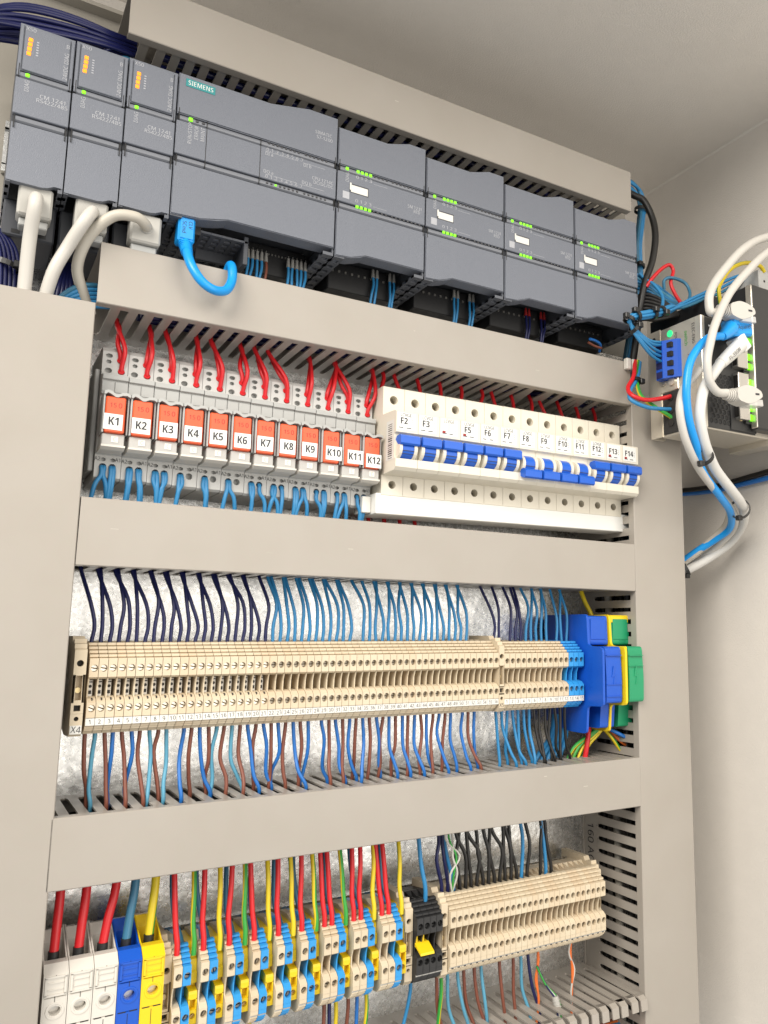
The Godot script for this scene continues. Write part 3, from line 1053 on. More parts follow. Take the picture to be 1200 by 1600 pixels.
func terminal_meshes() -> void:
	var ribs := []
	for k in 4:
		var z := -10.6 + 2.75 * k
		var y := 26.2 - 2.25 * k
		ribs.append_array([[z - 1.0, y], [z, y - 0.25], [z, y - 1.45], [z - 1.1, y - 1.95]])
	var head := [[-46, -24], [-46, 25], [-30, 27], [-24, 20.5], [-15.5, 20.5], [-13.5, 26.4]] + ribs + [[0, 17.2]]
	var f1 := head.size() - 1
	var tail := [[0, 6.4], [-2.5, 5.2], [-15, 5], [-15, -4.6], [-7, -5], [-3, -6], [0, -8.2], [0, -16.8], [-1.4, -17], [-1.4, -21.4], [-2.8, -21.8], [-2.8, -23], [-4.4, -23.2], [-4.4, -24.4], [-6.4, -24.8], [-8, -26.5], [-24, -27.5]]
	var f2 := f1 + 7
	var s := MB.new()
	s.ex_x(head + tail, 0.9, 4.9, [f1, f2])
	s.hole(Vector3.ZERO, Vector3.RIGHT, Vector3.UP, Vector3.BACK, Rect2(0.9, 6.4, 4.0, 10.8), Vector2(2.87, 11.5), 1.93, 2.1, 5, 18)
	s.hole(Vector3.ZERO, Vector3.RIGHT, Vector3.UP, Vector3.BACK, Rect2(0.9, -16.8, 4.0, 8.6), Vector2(2.87, -11.5), 1.93, 2.1, 5, 18)
	# thin side wall
	var h2 := [[-46, -24], [-46, 25], [-30, 27], [-22, 25.5], [-14, 26.2]] + ribs + [[-0.05, 17.2], [-0.05, 6.4], [-2.2, 5.4], [-4, 1], [-4.4, -5], [-1.2, -7], [-0.05, -8.2], [-0.05, -16.8], [-1.4, -17], [-1.4, -21.4], [-2.8, -21.8], [-2.8, -23], [-4.4, -23.2], [-4.4, -24.4], [-6.4, -24.8], [-8, -26.5], [-24, -27.5]]
	s.ex_x(h2, 0.12, 0.9)
	tm["body"] = s.mesh()
	var sc := MB.new()
	sc.ex_z(half_disc(V(0, 0, 0), 1.75, 0.35), -4.6, -2.6)
	sc.ex_z(half_disc(V(0, 0, 0), 1.75, -0.35), -4.6, -2.6)
	tm["screw"] = sc.mesh()
	var tg := MB.new()
	tg.bx(0.1, 5.0, -21.3, -17.1, -1.4, -0.3, 0.15)
	tm["tag"] = tg.mesh()
	var rl := MB.new()
	rl.bx(0.12, 4.9, -19.2, -16.9, -1.6, -0.05)
	tm["rail"] = rl.mesh()
	var tg2 := MB.new()
	tg2.ex_x([[-1.4, -19.3], [-0.4, -19.5], [-2.4, -21.6], [-3.0, -21.2]], 0.2, 4.95)
	tm["small_tag"] = tg2.mesh()
	var post := MB.new()
	post.bx(0.95, 3.3, -5.0, 4.4, -14.9, -7.2)
	post.hole(V(0, 0, -7.0), Vector3.RIGHT, Vector3.UP, Vector3.BACK, Rect2(0.95, -0.7, 2.35, 3.0), Vector2(2.1, 0.8), 0.95, 0.95, 1.2, 12)
	tm["post"] = post.mesh()
	var ph := MB.new()
	ph.bx(1.3, 2.9, -3.6, -1.6, -8, -6.95)
	ph.cyl(V(2.1, 0.8, -7.6), V(2.1, 0.8, -6.98), 0.93, 12)
	ph.bx(1.6, 3.2, 3.0, 3.6, -8, -6.95)
	tm["post_hole"] = ph.mesh()
	var mk := MB.new()
	mk.bx(2.6, 3.2, -7.6, -5.6, -4.2, -1.4)
	tm["slit"] = mk.mesh()


func terminal(called: String, label: String, m: String, at: Vector3, group: String, kind := 0) -> Node3D:
	var t := thing(called, label, "terminal block", at, group)
	obj("body", tm["body"], m if m != "beige" else shade(), t)
	for y: float in [11.5, -11.5]:
		var sw := obj("screw", tm["screw"], ("nickel" if kind == 1 else "shaded_screw") if m != "terminal_black" else "sheet_dark", t)
		sw.position = V(2.85, y, 0) * MM
		sw.rotation.z = j(1.2)
	if at.y > 1.4:
		obj("marker_tag", tm["tag"], "tag_white", t)
	else:
		obj("marker_rail", tm["rail"], m, t)
		obj("marker_tag", tm["small_tag"], "tag_white", t)
	if kind == 1:
		obj("test_post", tm["post"], "terminal_white", t)
		obj("test_socket", tm["post_hole"], "dark_hole", t)
		obj("test_slit", tm["slit"], "dark_hole", t)
	return t


func shade() -> String:
	return ["beige", "beige", "beige_warm", "beige_pale"][rng.randi() % 4]


func end_bracket(label: String, at: Vector3, w := 6.0, extra := 0.0) -> Node3D:
	var t := thing("end_bracket", label, "end bracket", at, "beige end brackets")
	var s := MB.new()
	s.ex_x([[-46, -24], [-46, 30], [-16, 30], [-14, 27], [-6, 28.5], [-5.6, 26], [-3, 25.6], [-2.6, 23], [-0.6, 22.6], [0, 22], [0, -24], [-3, -27], [-24, -28]], 0, w, [9])
	s.hole(Vector3.ZERO, Vector3.RIGHT, Vector3.UP, Vector3.BACK, Rect2(0, 8, w, 14), Vector2(w / 2, 14.5), 1.9, 1.9, 6, 18)
	s.hole(Vector3.ZERO, Vector3.RIGHT, Vector3.UP, Vector3.BACK, Rect2(0, -8, w, 16), Vector2(w / 2, 0.5), 1.7 * 1.414, 7 * 1.414, 6, 4, PI / 4)
	s.hole(Vector3.ZERO, Vector3.RIGHT, Vector3.UP, Vector3.BACK, Rect2(0, -14.2, w, 6.2), Vector2(w / 2, -11), 1.8 * 1.414, 1.7 * 1.414, 5, 4, PI / 4)
	s.hole(Vector3.ZERO, Vector3.RIGHT, Vector3.UP, Vector3.BACK, Rect2(0, -24, w, 9.8), Vector2(w / 2, -17), 1.3, 1.3, 4, 14)
	obj("body", s, "beige", t)
	var d := MB.new()
	d.cyl(V(w / 2, 14.5, -5.8), V(w / 2, 14.5, -4), 1.8, 14)
	d.bx(w / 2 - 1.7, w / 2 + 1.7, -12.6, -9.4, -5, -3.4)
	d.cyl(V(w / 2, -17, -4), V(w / 2, -17, -2.6), 1.2, 12)
	obj("hole_core", d, "dark_hole", t)
	var sc := MB.new()
	sc.cyl(V(w / 2, -1, -6), V(w / 2, -1, -3.5), 1.6, 14)
	obj("screw", sc, "brass", t)
	return t


func build_long_strip() -> void:
	terminal_meshes()
	var yc := -393.7
	var group := "numbered beige terminals of the long strip"
	var proto := [null, null]
	var lab := func(i: int) -> String:
		return "beige terminal with marker number %s in the long strip" % words(i + 1)
	for i in 56:
		var kind := 1 if i < 21 else 0
		var at := W(66.6 + i * 5.1, yc, -13)
		var t: Node3D
		if proto[kind] == null:
			t = terminal("terminal_block", lab.call(i), "beige", at, group, kind)
			proto[kind] = t.duplicate()
		else:
			t = proto[kind].duplicate()
			t.name = "terminal_block"
			add_child(t, true)
			t.position = at
			t.set_meta("label", lab.call(i))
			(t.get_node("body") as MeshInstance3D).material_override = M[shade()]
		if i < 50:
			text(str(i + 1), 2.1, "ink", t, 2.6, -19.2, -0.25, 0.12 if i < 30 else 0.0)
		else:
			text(str(i + 1), 2.4, "ink", t, 2.6, -19.2, -0.25, -0.1, "handwriting", 0.8)
	proto[0].free()
	proto[1].free()
	var e := end_bracket("beige end bracket with X4 tag at the left end of the long strip", W(58.4, yc, -12.6), 6.6)
	box("name_tag", "tag_white", e, 0.2, 6.4, -25.6, -20.6, 0, 0.6, 0.15)
	text("X4", 3.4, "ink", e, 3.4, -23.1, 0.66, -0.08, "handwriting")
	var e2 := end_bracket("beige end bracket between terminals 56 and 1 in the long strip", W(352.4, yc, -13), 4.6)
	text("X5", 2.6, "ink", e2, 2.3, -22, 0.1, 0, "handwriting")
	for i in 15:
		var blue := i > 11
		var t := terminal("terminal_block", "%s terminal with marker number %s, right of the second bracket" % ["light blue" if blue else "beige", words(i + 1)], "terminal_blue" if blue else "beige", W(357.0 + i * 5.2, yc - 0.6, -13), "terminals of the short numbered block")
		text(str(i + 1), 2.1, "ink", t, 2.6, -19.2, -0.25)
	# wires from the third duct down into the terminals
	for i in 56:
		if i in [34, 53, 54, 55]:
			continue
		var x := 66.6 + i * 5.1 + 2.7
		var navy := i < 22
		var slot := 61.5 + 10.0 * floorf((x + (3.0 if navy else -2.0) - 66.0) / 10.0) + (0.0 if navy else 8.0)
		up_wire(x, slot, i % 2, "navy_wire" if navy else "blue_wire", "%s wire into the top of long strip terminal %s" % ["dark blue" if navy else "light blue", words(i + 1)], yc)
	for i in 15:
		var x := 357.0 + i * 5.2 + 2.7
		var navy := i < 6
		if i in [2, 11]:
			continue
		var slot := 61.5 + 10.0 * roundf((x - (4.0 if navy else -1.0) - 61.5) / 10.0)
		up_wire(x, slot, i % 2, "navy_wire" if navy else "blue_wire", "%s wire into the top of short block terminal %s" % ["dark blue" if navy else "light blue", words(i + 1)], yc)
	# wires from the terminals down into the comb of the fourth duct
	for i in 54:
		if i in [10, 28, 50]:
			continue
		var x := 66.6 + i * 5.1 + 2.7
		var brown := i % 2 == 0
		var m := "brown_wire" if brown else ("mid_blue_wire" if i % 8 != 1 and i % 8 != 7 else "pale_blue_wire")
		if i > 20 and not brown:
			m = "mid_blue_wire"
		var slot := 54.3 + 10.0 * roundf((x + 3.0 + j(3.0) - 54.3) / 10.0)
		down_wire(x, slot, i % 2, m, "%s wire out of the bottom of long strip terminal %s" % [{"brown_wire": "brown", "mid_blue_wire": "blue", "pale_blue_wire": "pale blue"}[m], words(i + 1)], yc)
	for i in 14:
		var x := 357.0 + i * 5.2 + 2.7
		var slot := 54.3 + 10.0 * roundf((x + 7.0 - 54.3) / 10.0)
		down_wire(x, slot, i % 2, "blue_wire" if i < 7 else "black_wire", "%s wire out of the bottom of short block terminal %s" % ["light blue" if i < 7 else "black", words(i + 1)], yc)


func up_wire(x: float, slot: float, k: int, m: String, label: String, yc: float) -> void:
	var a := V(slot + 0.9 * (2 * k - 1) + j(0.3), -318, -42 - 4 * k)
	var e := V(x, yc + 24, -33)
	var s := (e.x - a.x)
	wire("strip_wire", [a, V(a.x + 0.1 * s + j(0.5), -325, -40), V(a.x + 0.62 * s + 1.6 * signf(s + 0.01) + j(1.7), -343 + j(3), -34), V(e.x + 0.10 * s + j(0.6), -357, -33), e + V(0, 3, 0), e + V(0, -4, 1)], 1.2, m, label, "wire", "wires between third duct and the terminals")


func down_wire(x: float, slot: float, k: int, m: String, label: String, yc: float) -> void:
	var e := V(x, yc - 24, -30)
	var z := -30.0 + j(7.0)
	var a := V(slot + 1.0 * (2 * k - 1), -470, z - 2)
	wire("strip_wire", [e + V(0, 3, 0), e + V(j(0.4), -5, 1), V(lerpf(e.x, a.x, 0.15) + j(2.0), -438 + j(4), -30), V(lerpf(e.x, a.x, 0.55) + j(1.2), -453, lerpf(-31, z, 0.7)), V(a.x, -463, z), a + V(0.4, -6, -4)], 1.25, m, label, "wire", "wires between the terminals and fourth duct")


# ---------------------------------------------------------------- the big blue and green blocks
func round_poly(p: Array, r: float) -> Array:
	var out := []
	for i in p.size():
		var a := Vector2(p[i - 1][0], p[i - 1][1])
		var b := Vector2(p[i][0], p[i][1])
		var c := Vector2(p[(i + 1) % p.size()][0], p[(i + 1) % p.size()][1])
		var d := minf(r, minf(a.distance_to(b), c.distance_to(b)) * 0.45)
		var q0 := b + (a - b).normalized() * d
		var q1 := b + (c - b).normalized() * d
		for k in 4:
			var t := k / 3.0
			var w := q0.lerp(b, t).lerp(b.lerp(q1, t), t)
			out.append([w.x, w.y])
	return out


func build_blocks() -> void:
	var side := round_poly([[-70, -346], [-12, -346], [-10.5, -371.5], [8, -373], [8, -419], [-12, -420], [-14, -442], [-36, -442], [-70, -436]], 3.5)
	for p: Array in side:
		p[1] += 393.7
	for b in 2:
		var t := thing("distribution_block", "large %s distribution block at the right end of the long strip" % ["blue" if b == 0 else "green and yellow"], "terminal block", W(437.2 if b == 0 else 461.0, -393.7, 0), "distribution blocks")
		var main := "big_blue" if b == 0 else "terminal_green"
		var s := MB.new()
		s.ex_x(side, 0, 2.2)
		obj("side_plate", s, "big_blue" if b == 0 else "terminal_yellow", t)
		var z0 := 0.0
		var c := MB.new()
		c.ex_x(round_poly([[-66, 46.5], [-13, 46.5], [-12, 22.5], [-66, 22]], 2.5), 2.4, 22.5)
		obj("upper_terminal", c, main, t)
		var f := MB.new()
		f.ex_x(round_poly([[-66, 21.6], [5, 21.4], [6.5, -4], [6, -23.5], [-66, -24]], 3.0), 5.0 if b == 0 else 5.5, 21.5)
		var cap := obj("front_cap", f, main, t)
		cap.rotation.y = 0.03
		var d := MB.new()
		d.ex_x(round_poly([[-66, -24.5], [-13, -24.6], [-15, -45], [-60, -46]], 2.0), 15.0 if b == 0 else 10.5, 30.0 if b == 0 else 26.0)
		obj("lower_terminal", d, main, t)
		if b == 1:
			box("upper_rim", "terminal_yellow", t, 2.4, 22.6, 40.5, 47.2, -60, -12.2, 1.0)
			box("back_body", "terminal_yellow", t, 2.4, 5.4, -24, 21.5, -66, 5, 0.8)
			for k in 7:
				text("250A", 1.3, "terminal_green", t, 15, 38 - k * 2.2, -11.8)
		# lightning flash moulded on the cap
		var z := MB.new()
		z.ex_z([[12.6, 6], [14, 6], [12.4, -1], [15, -0.4], [13.4, -9], [12.2, -9], [13.2, -2.2], [10.6, -2.8]], 6.4, 6.9)
		var fl := obj("lightning_mark", z, main, t)
		fl.rotation.y = 0.03
		for yy: float in [14.5, -8.5, -18.0] if b == 0 else [14.0, 5.5]:
			box("cap_seam", main, t, 5.6, 21.0, yy - 0.25, yy + 0.25, 5.2, 6.9)
		box("upper_seam", main, t, 4.5, 20.5, 27, 44, -12.4, -11.6, 0.5)
		if b == 0:
			var l := text("LBR 60A", 5.0, "big_blue", t, -0.15, 0, -8, 0, "moulded_mark")
			l.rotation = Vector3(0, -PI / 2, 0)
			l.rotate_object_local(Vector3.BACK, -PI / 2)
	# wires around the blocks
	wire("thick_wire", [V(458, -415, -40), V(456, -437, -34), V(452, -455, -32), V(449, -475, -34)], 2.2, "red_wire", "thick red wire dropping out under the large blue block", "wire")
	for k in 4:
		earth_wire("earth_wire", [V(473 - k * 1.2, -438, -32), V(466 - k * 3, -446, -34), V(456 - k * 5, -456, -36), V(449 - k * 6, -474, -38)], 1.5, "%s yellow-green wire from the right fanning out below the big blue block" % ORD[k], "earth wires under the blocks", 0.2 * k)
	for k in 5:
		wire("thick_wire", [V(445 - k * 3.0, -430, -52), V(441 - k * 4.0, -446, -46), V(430 - k * 6.0, -462, -40), V(426 - k * 6, -476, -40)], 2.0, "blue_wire", "%s thick blue wire from the right, slanting below the big blue block" % ORD[k], "thick blue wires under the blue block")
	wire("thick_wire", [V(470, -440, -30), V(478, -445, -22), V(486, -449, -20), V(492, -450, -22)], 1.6, "mid_blue_wire", "blue wire running right from below the big blocks into the side duct", "wire")
	earth_wire("earth_wire", [V(471, -441, -34), V(476, -449, -28), V(484, -460, -26), V(492, -466, -28)], 1.5, "yellow-green wire bending down right from below the green block", "earth wires under the blocks", 0.3)
	wire("thick_wire", [V(474, -440, -36), V(480, -447, -30), V(487, -454, -26), V(493, -457, -26)], 1.6, "orange_wire", "yellow-orange wire running into the side duct below the green block", "wire")
	earth_wire("earth_wire", [V(461, -322, -50), V(463, -334, -46), V(467, -346, -42), V(470, -360, -42)], 2.0, "yellow-green wire coming down behind the big blocks from the third duct", "earth wires under the blocks", 0.1)


# ---------------------------------------------------------------- the coloured bottom row
func build_bottom_row() -> void:
	var yc := -573.7
	var cols := ["terminal_white", "terminal_white", "terminal_white", "big_blue", "terminal_yellow"]
	var names := ["first pale grey", "second pale grey", "third pale grey", "blue", "yellow"]
	var wires := ["red_wire", "red_wire", "red_wire", "steel_blue_wire", "earth"]
	for i in 5:
		var x := 55.3 + i * 12.62
		var t := thing("large_terminal", "%s large feed-through terminal at the left of the bottom row" % names[i], "terminal block", W(x, -546.4, -9), "large terminals at the bottom left")
		var s := MB.new()
		s.ex_x([[0, 0], [0, -11], [-1.0, -11.2], [0, -11.6], [0, -26.5], [-0.8, -26.8], [0, -27.1], [0, -60], [-50, -60], [-50, 10], [-34, 14], [-30, 8], [-30, -8], [-12, -8], [-12, 4.4], [-6, 4.4]], 0.9, 11.6, [3])
		s.hole(Vector3.ZERO, Vector3.RIGHT, Vector3.UP, Vector3.BACK, Rect2(0.9, -26.5, 10.7, 14.9), Vector2(6.6, -18.2), 3.0, 2.5, 6, 20)
		s.ex_x([[-0.1, 0], [-0.1, -60], [-50, -60], [-50, 10], [-36, 15], [-12, 5.2], [-6, 4.4]], 0.1, 0.9)
		s.ex_x([[-0.1, 0], [-0.1, -60], [-50, -60], [-50, 10], [-36, 15], [-12, 5.2], [-6, 4.4]], 11.6, 12.4)
		obj("body", s, cols[i], t)
		var rim := MB.new()
		rim.bx(0.9, 11.6, -1.4, -0.4, 0, 0.8)
		rim.bx(0.9, 11.6, -10.6, -9.6, 0, 0.8)
		rim.bx(0.9, 2.0, -10, -1, 0, 0.8)
		rim.bx(10.5, 11.6, -10, -1, 0, 0.8)
		rim.bx(2.4, 10.1, -4.2, -3.5, 0, 0.5)
		rim.bx(2.4, 10.1, -7.6, -7.0, 0, 0.5)
		obj("marker_frame", rim, cols[i], t)
		var ring := MB.new()
		for k in 20:
			var a0 := TAU * k / 20
			var a1 := TAU * (k + 1) / 20
			var p := func(a: float, r: float, z: float) -> Vector3: return V(6.6 + cos(a) * r, -18.2 + sin(a) * r * 0.95, z)
			ring.quad(p.call(a0, 3.6, 0.4), p.call(a1, 3.6, 0.4), p.call(a1, 4.6, 0.4), p.call(a0, 4.6, 0.4), Vector3.BACK)
			ring.quad(p.call(a0, 4.6, 0.4), p.call(a1, 4.6, 0.4), p.call(a1, 4.8, 0), p.call(a0, 4.8, 0), V(cos(a0), sin(a0), 0.5))
			ring.quad(p.call(a0, 3.6, 0.4), p.call(a1, 3.6, 0.4), p.call(a1, 3.4, 0), p.call(a0, 3.4, 0), V(-cos(a0), -sin(a0), 0.5))
		obj("screw_collar", ring, cols[i], t)
		var sc := MB.new()
		sc.cyl(V(6.6, -18.2, -6), V(6.6, -18.2, -4.5), 2.6, 18)
		obj("screw", sc, "steel", t)
		var seam := MB.new()
		seam.bx(6.1, 6.4, -0.6, 0, -0.2, 0.12)
		seam.bx(6.1, 6.4, -14, -10.8, -0.2, 0.12)
		seam.bx(6.1, 6.4, -58, -28, -0.2, 0.12)
		seam.bx(1.4, 5.2, -27.1, -26.6, -0.2, 0.15)
		seam.bx(7.2, 11.2, -27.1, -26.6, -0.2, 0.15)
		obj("seam", seam, "dark_hole", t)
		# its wire
		var bx_ := [2.0, 3.5, 8.0, 5.5, 4.0][i] as float
		var p := [V(x + 5.6, -549, -24), V(x + 5.7, -541, -24), V(x + 5.9 + bx_ * 0.25, -527, -26), V(x + 6 + bx_ * 0.7, -512, -30), V(x + 6 + bx_, -490, -36)]
		if i == 4:
			var ew := earth_wire("supply_wire", p, 2.5, "thick yellow-green wire into the large yellow terminal", "thick supply wires", 0.75)
			var sl := MB.new()
			sl.cyl(V(0, -1, 0), V(0.05, 10.5, 0), 2.9, 14)
			obj("sleeve", sl, "black", ew)
		else:
			var w := thing("supply_wire", "thick %s wire into the %s large terminal" % ["red" if i < 3 else "steel blue", names[i]], "wire", W(p[0].x, p[0].y, p[0].z), "thick supply wires")
			var q := []
			for k: Vector3 in p:
				q.append(k - p[0])
			var ms := MB.new()
			ms.tube(curve(q, 5), 2.5, 12)
			obj("insulation", ms, wires[i], w)
			var sl := MB.new()
			sl.cyl(V(0, -1, 0), V(0.05, 10.5, 0), 2.9, 14)
			obj("sleeve", sl, "black", w)
	end_bracket("beige end bracket right of the large yellow terminal", W(118.6, yc, -18), 5.6)
	# groups of beige, blue and yellow terminals
	var x := 124.3
	for g in 9:
		var nb := 1 if g < 6 else 2
		var place: String = "%s coloured group from the left" % ORD[g]
		for k in nb:
			var t := terminal("terminal_block", "%sbeige terminal in the %s" % ["" if nb == 1 else ("left " if k == 0 else "right "), place], "beige", W(x, yc, -12), "beige terminals in the bottom row")
			var p := feed(x + 2.7, yc, k)
			wire("feed_wire", p, 1.7, "red_wire", "red wire into the %sbeige terminal of the %s" % ["" if nb == 1 else ("left " if k == 0 else "right "), place], "wire", "red wires into the bottom row", 8)
			x += 5.1
		terminal("terminal_block", "blue terminal in the %s" % place, "terminal_blue", W(x, yc, -12), "blue terminals in the bottom row")
		var pb := feed(x + 1.6, yc, 2)
		wire("feed_wire", [pb[0], pb[1] + V(0, 0, -10), pb[2] + V(-2, 0, -12), pb[3] + V(-4, 0, -12), pb[4] + V(-3, 0, -12)], 1.6, "steel_blue_wire", "blue wire into the blue terminal of the %s" % place, "wire", "blue wires into the bottom row", 8)
		x += 5.1
		pe_terminal("yellow earth terminal in the %s" % place, W(x, yc, -8.6))
		var pe := feed(x + 2.4, yc, 3)
		earth_wire("feed_wire", pe, 1.55, "yellow-green wire into the yellow terminal, %s" % place, "earth wires into the bottom row", rng.randf())
		x += 5.3
	end_bracket("beige end bracket between the last coloured group and the black terminals", W(278.6, yc, -18), 5.8)
	for i in 4:
		terminal("terminal_block", "%s black terminal from the left, beside the yellow jumper" % ORD[i], "terminal_black", W(284.7 + i * 5.1, yc, -12), "black terminals in the bottom row")
	var jm := thing("jumper", "yellow jumper comb plugged across the black terminals", "jumper", W(285.2, yc, -12))
	var js := MB.new()
	js.ex_x([[-14, 0.6], [-14, 1.8], [-4, 0.4], [4.6, -3.8], [5, -5.4], [-2, -2.2], [-10, -0.4]], 0, 10.6)
	obj("jumper_bridge", js, "terminal_yellow", jm)
	for k in 2:
		box("jumper_prong", "terminal_yellow", jm, 1.0 + k * 5.1, 2.6 + k * 5.1, 0, 6.5, -6, -4.6, 0.3)
	end_bracket("beige end bracket right of the black terminals", W(305.4, yc, -15), 5.2)
	for i in 28:
		var t := terminal("terminal_block", "%s beige terminal counted from the black ones in the bottom row" % ORD[i], "beige", W(311.2 + i * 5.063, yc, -12), "beige terminals at the right of the bottom row")
		box("marker_print", "ink", t, 1.8, 3.4, -20.9, -20.2, -1.3, -0.95)
	end_bracket("beige end bracket at the right end of the bottom row", W(453.2, yc, -24), 5.2)
	# black and blue wires into the right-hand beige row
	var m := ["navy_wire", "navy_wire", "blue_wire", "black_wire", "black_wire", "black_wire", "black_wire", "black_wire", "black_wire", "black_wire", "black_wire", "black_wire", "black_wire", "black_wire", "blue_wire", "black_wire", "black_wire", "blue_wire", "black_wire"]
	for i in m.size():
		var xx: float = 313.6 + i * 5.063 + (8 if i > 15 else 0)
		wire("feed_wire", [V(xx, yc + 20, -31), V(xx + j(0.5), yc + 31, -30), V(xx - 2 + j(4), yc + 49, -29), V(xx - 3 + j(5), yc + 64, -32), V(xx - 4 + j(5), yc + 86, -36)], 1.45, m[i], "%s %s wire from the left into the right-hand beige row" % [ORD[i], {"navy_wire": "dark blue", "blue_wire": "light blue", "black_wire": "black"}[m[i]]], "wire", "wires into the right-hand beige row")
	wire("feed_wire", [V(297, yc + 22, -24), V(296, yc + 34, -22), V(293, yc + 52, -24), V(292, yc + 86, -30)], 1.6, "blue_wire", "single light blue wire into the black terminals", "wire")
	for k in 3:
		wire("twisted_wire", [V(319 + k, yc + 24, -26), V(321 - 3 * k, yc + 40, -20), V(317 + 3 * k, yc + 52, -20), V(319 - 3 * k, yc + 64, -24), V(316 + k, yc + 86, -30)], 0.8, ["cable_white", "green_wire", "cable_white"][k], "%s thin twisted wire beside the dark blue wires in the bottom row" % ["left white", "green", "right white"][k], "wire", "thin twisted wires in the bottom row")
	# wires that leave the bottom row downwards
	var low := [[226, "brown"], [230, "navy"], [243, "brown"], [250, "mid_blue"], [290, "blue"], [311, "brown"], [320, "pale_blue"], [334, "brown"], [343, "brown"], [349, "pale_blue"], [365, "brown"], [377, "brown"], [384, "pale_blue"], [329, "pale_blue"], [391, "navy"]]
	for i in low.size():
		var xx: float = low[i][0]
		var go := 2.0 + rng.randf() * 6.0 if xx > 300 else -6.0 if xx == 290 else 0.0
		wire("outgoing_wire", [V(xx, yc - 22, -32), V(xx + j(0.4), yc - 36, -31), V(xx + go * 0.5, yc - 56, -32 + j(3)), V(xx + go * 1.6, yc - 76, -34), V(xx + go * 1.9, yc - 92, -40)], 1.3, low[i][1] + "_wire", "%s %s wire out of the bottom row down to the lowest duct" % [ORD[i], {"brown": "brown", "navy": "dark blue", "mid_blue": "blue", "blue": "light blue", "pale_blue": "pale blue"}[low[i][1]]], "wire", "wires below the bottom row")
	for k in 4:
		var xx: float = [234.0, 256.0, 314.0, 176.0][k]
		earth_wire("outgoing_wire", [V(xx, yc - 22, -32), V(xx + 0.5, yc - 40, -30), V(xx - 1, yc - 60, -31), V(xx - 2 + k, yc - 92, -38)], 1.35, "%s yellow-green wire from the left below the bottom row" % ORD[k], "earth wires below the bottom row", 0.3 * k)
	for k in 5:
		var base := 398.0 if k < 2 else 431.0
		wire("twisted_wire", [V(base + k * 0.9, yc - 22, -30), V(base + 1.5 - k, yc - 36, -29), V(base - 1 + k * 1.2, yc - 50, -30), V(base + 3 - k * 0.5, yc - 66, -31), V(base + 4 + k, yc - 90, -38)], 0.85, "orange_wire" if k != 4 else "cable_white", ["left orange twisted wire near the middle of the lowest duct", "right orange twisted wire near the middle of the lowest duct", "left orange twisted wire at the right of the lowest duct", "right orange twisted wire at the right of the lowest duct", "thin white wire beside the orange twisted wires at the right"][k], "wire", "thin twisted wires below the bottom row")
	for k in 3:
		wire("twisted_wire", [V(397, yc - 40, -28), V(404, yc - 54, -26), V(410 + k, yc - 64, -22), V(412 + k * 1.5, yc - 74, -22), V(413 + k * 2, yc - 90, -26)], 0.9, ["navy_wire", "cable_white", "green_wire"][k], "%s thin wire slanting between the orange wires at the lowest duct" % ["dark blue", "white", "green"][k], "wire", "thin twisted wires below the bottom row")
	var splice := MB.new()
	splice.cyl(V(0, 0, 0), V(1.5, -9, 2), 2.6, 12)
	for k in 3:
		splice.cyl(V(0.4 + k * 0.4, -2.4 - k * 2.2, 0.5 + k * 0.5), V(0.5 + k * 0.4, -3.2 - k * 2.2, 0.7 + k * 0.5), 3.0, 12)
	var so := obj("wire_joint", splice, "plug_grey")
	so.position = W(409.5, yc - 62, -22)
	tag(so, "small pale clamp joining thin wires above the lowest duct", "joint")
	# tangle inside the open duct
	for k in 7:
		wire("duct_wire", [V(425 + k * 3, -668 - k * 1.5, -12 - k * 5), V(445 + k * 2, -664 - k * 2, -8 - k * 5), V(462, -667 - k, -10 - k * 4), V(476 + k, -674, -14 - k * 4)], 1.2, ["orange_wire", "orange_wire", "brown_wire", "cable_white", "blue_wire", "orange_wire", "brown_wire"][k], "%s wire lying inside the open lowest duct, counted from the front" % ORD[k], "wire", "wires inside the lowest duct")


func feed(x: float, yc: float, k: int) -> Array:
	var lean := j(3.0) + 1.0
	return [V(x, yc + 20, -19.5), V(x + 0.1, yc + 28, -20), V(x - 0.7 + 0.1 * lean, yc + 38, -22.5), V(x - 0.5 + 0.6 * lean, yc + 56, -26), V(x + 1.0 * lean, yc + 84, -34 - k)]


var pe := {}


func pe_terminal(label: String, at: Vector3) -> void:
	if pe.is_empty():
		var s := MB.new()
		s.ex_x([[-46, -22], [-46, 24], [-24, 24], [-19, 21], [-17, 21], [-15, 18], [-13.4, 17], [-12.6, 11], [-11.4, 10], [-11.4, 4], [-14.5, 3], [-14.5, 1.6], [-8.6, 0.6], [-8, -1], [-8, -4], [-13, -4.4], [-13, -9.4], [-8, -9.8], [-8, -17.6], [-16, -18.4], [-20, -22]], 0.15, 5.1, [17])
		s.hole(V(0, 0, -8), Vector3.RIGHT, Vector3.UP, Vector3.BACK, Rect2(0.15, -17.6, 4.95, 7.8), Vector2(2.7, -13.2), 1.7, 1.7, 4, 16)
		pe["body"] = s.mesh()
		var b := MB.new()
		b.bx(0.15, 0.9, -10, -3.5, -13, -8)
		b.bx(4.4, 5.1, -10, -3.5, -13, -8)
		pe["frame"] = b.mesh()
	var t := thing("earth_terminal", label, "terminal block", at, "yellow earth terminals in the bottom row")
	obj("body", pe["body"], "terminal_yellow", t)
	obj("window_frame", pe["frame"], "terminal_yellow", t)
	obj("screw", tm["screw"], "brass", t).position = V(2.7, -13.2, -8) * MM
	box("base_plate", "beige", t, 0.2, 5.0, -26, -22.4, -40, -20, 0.3)


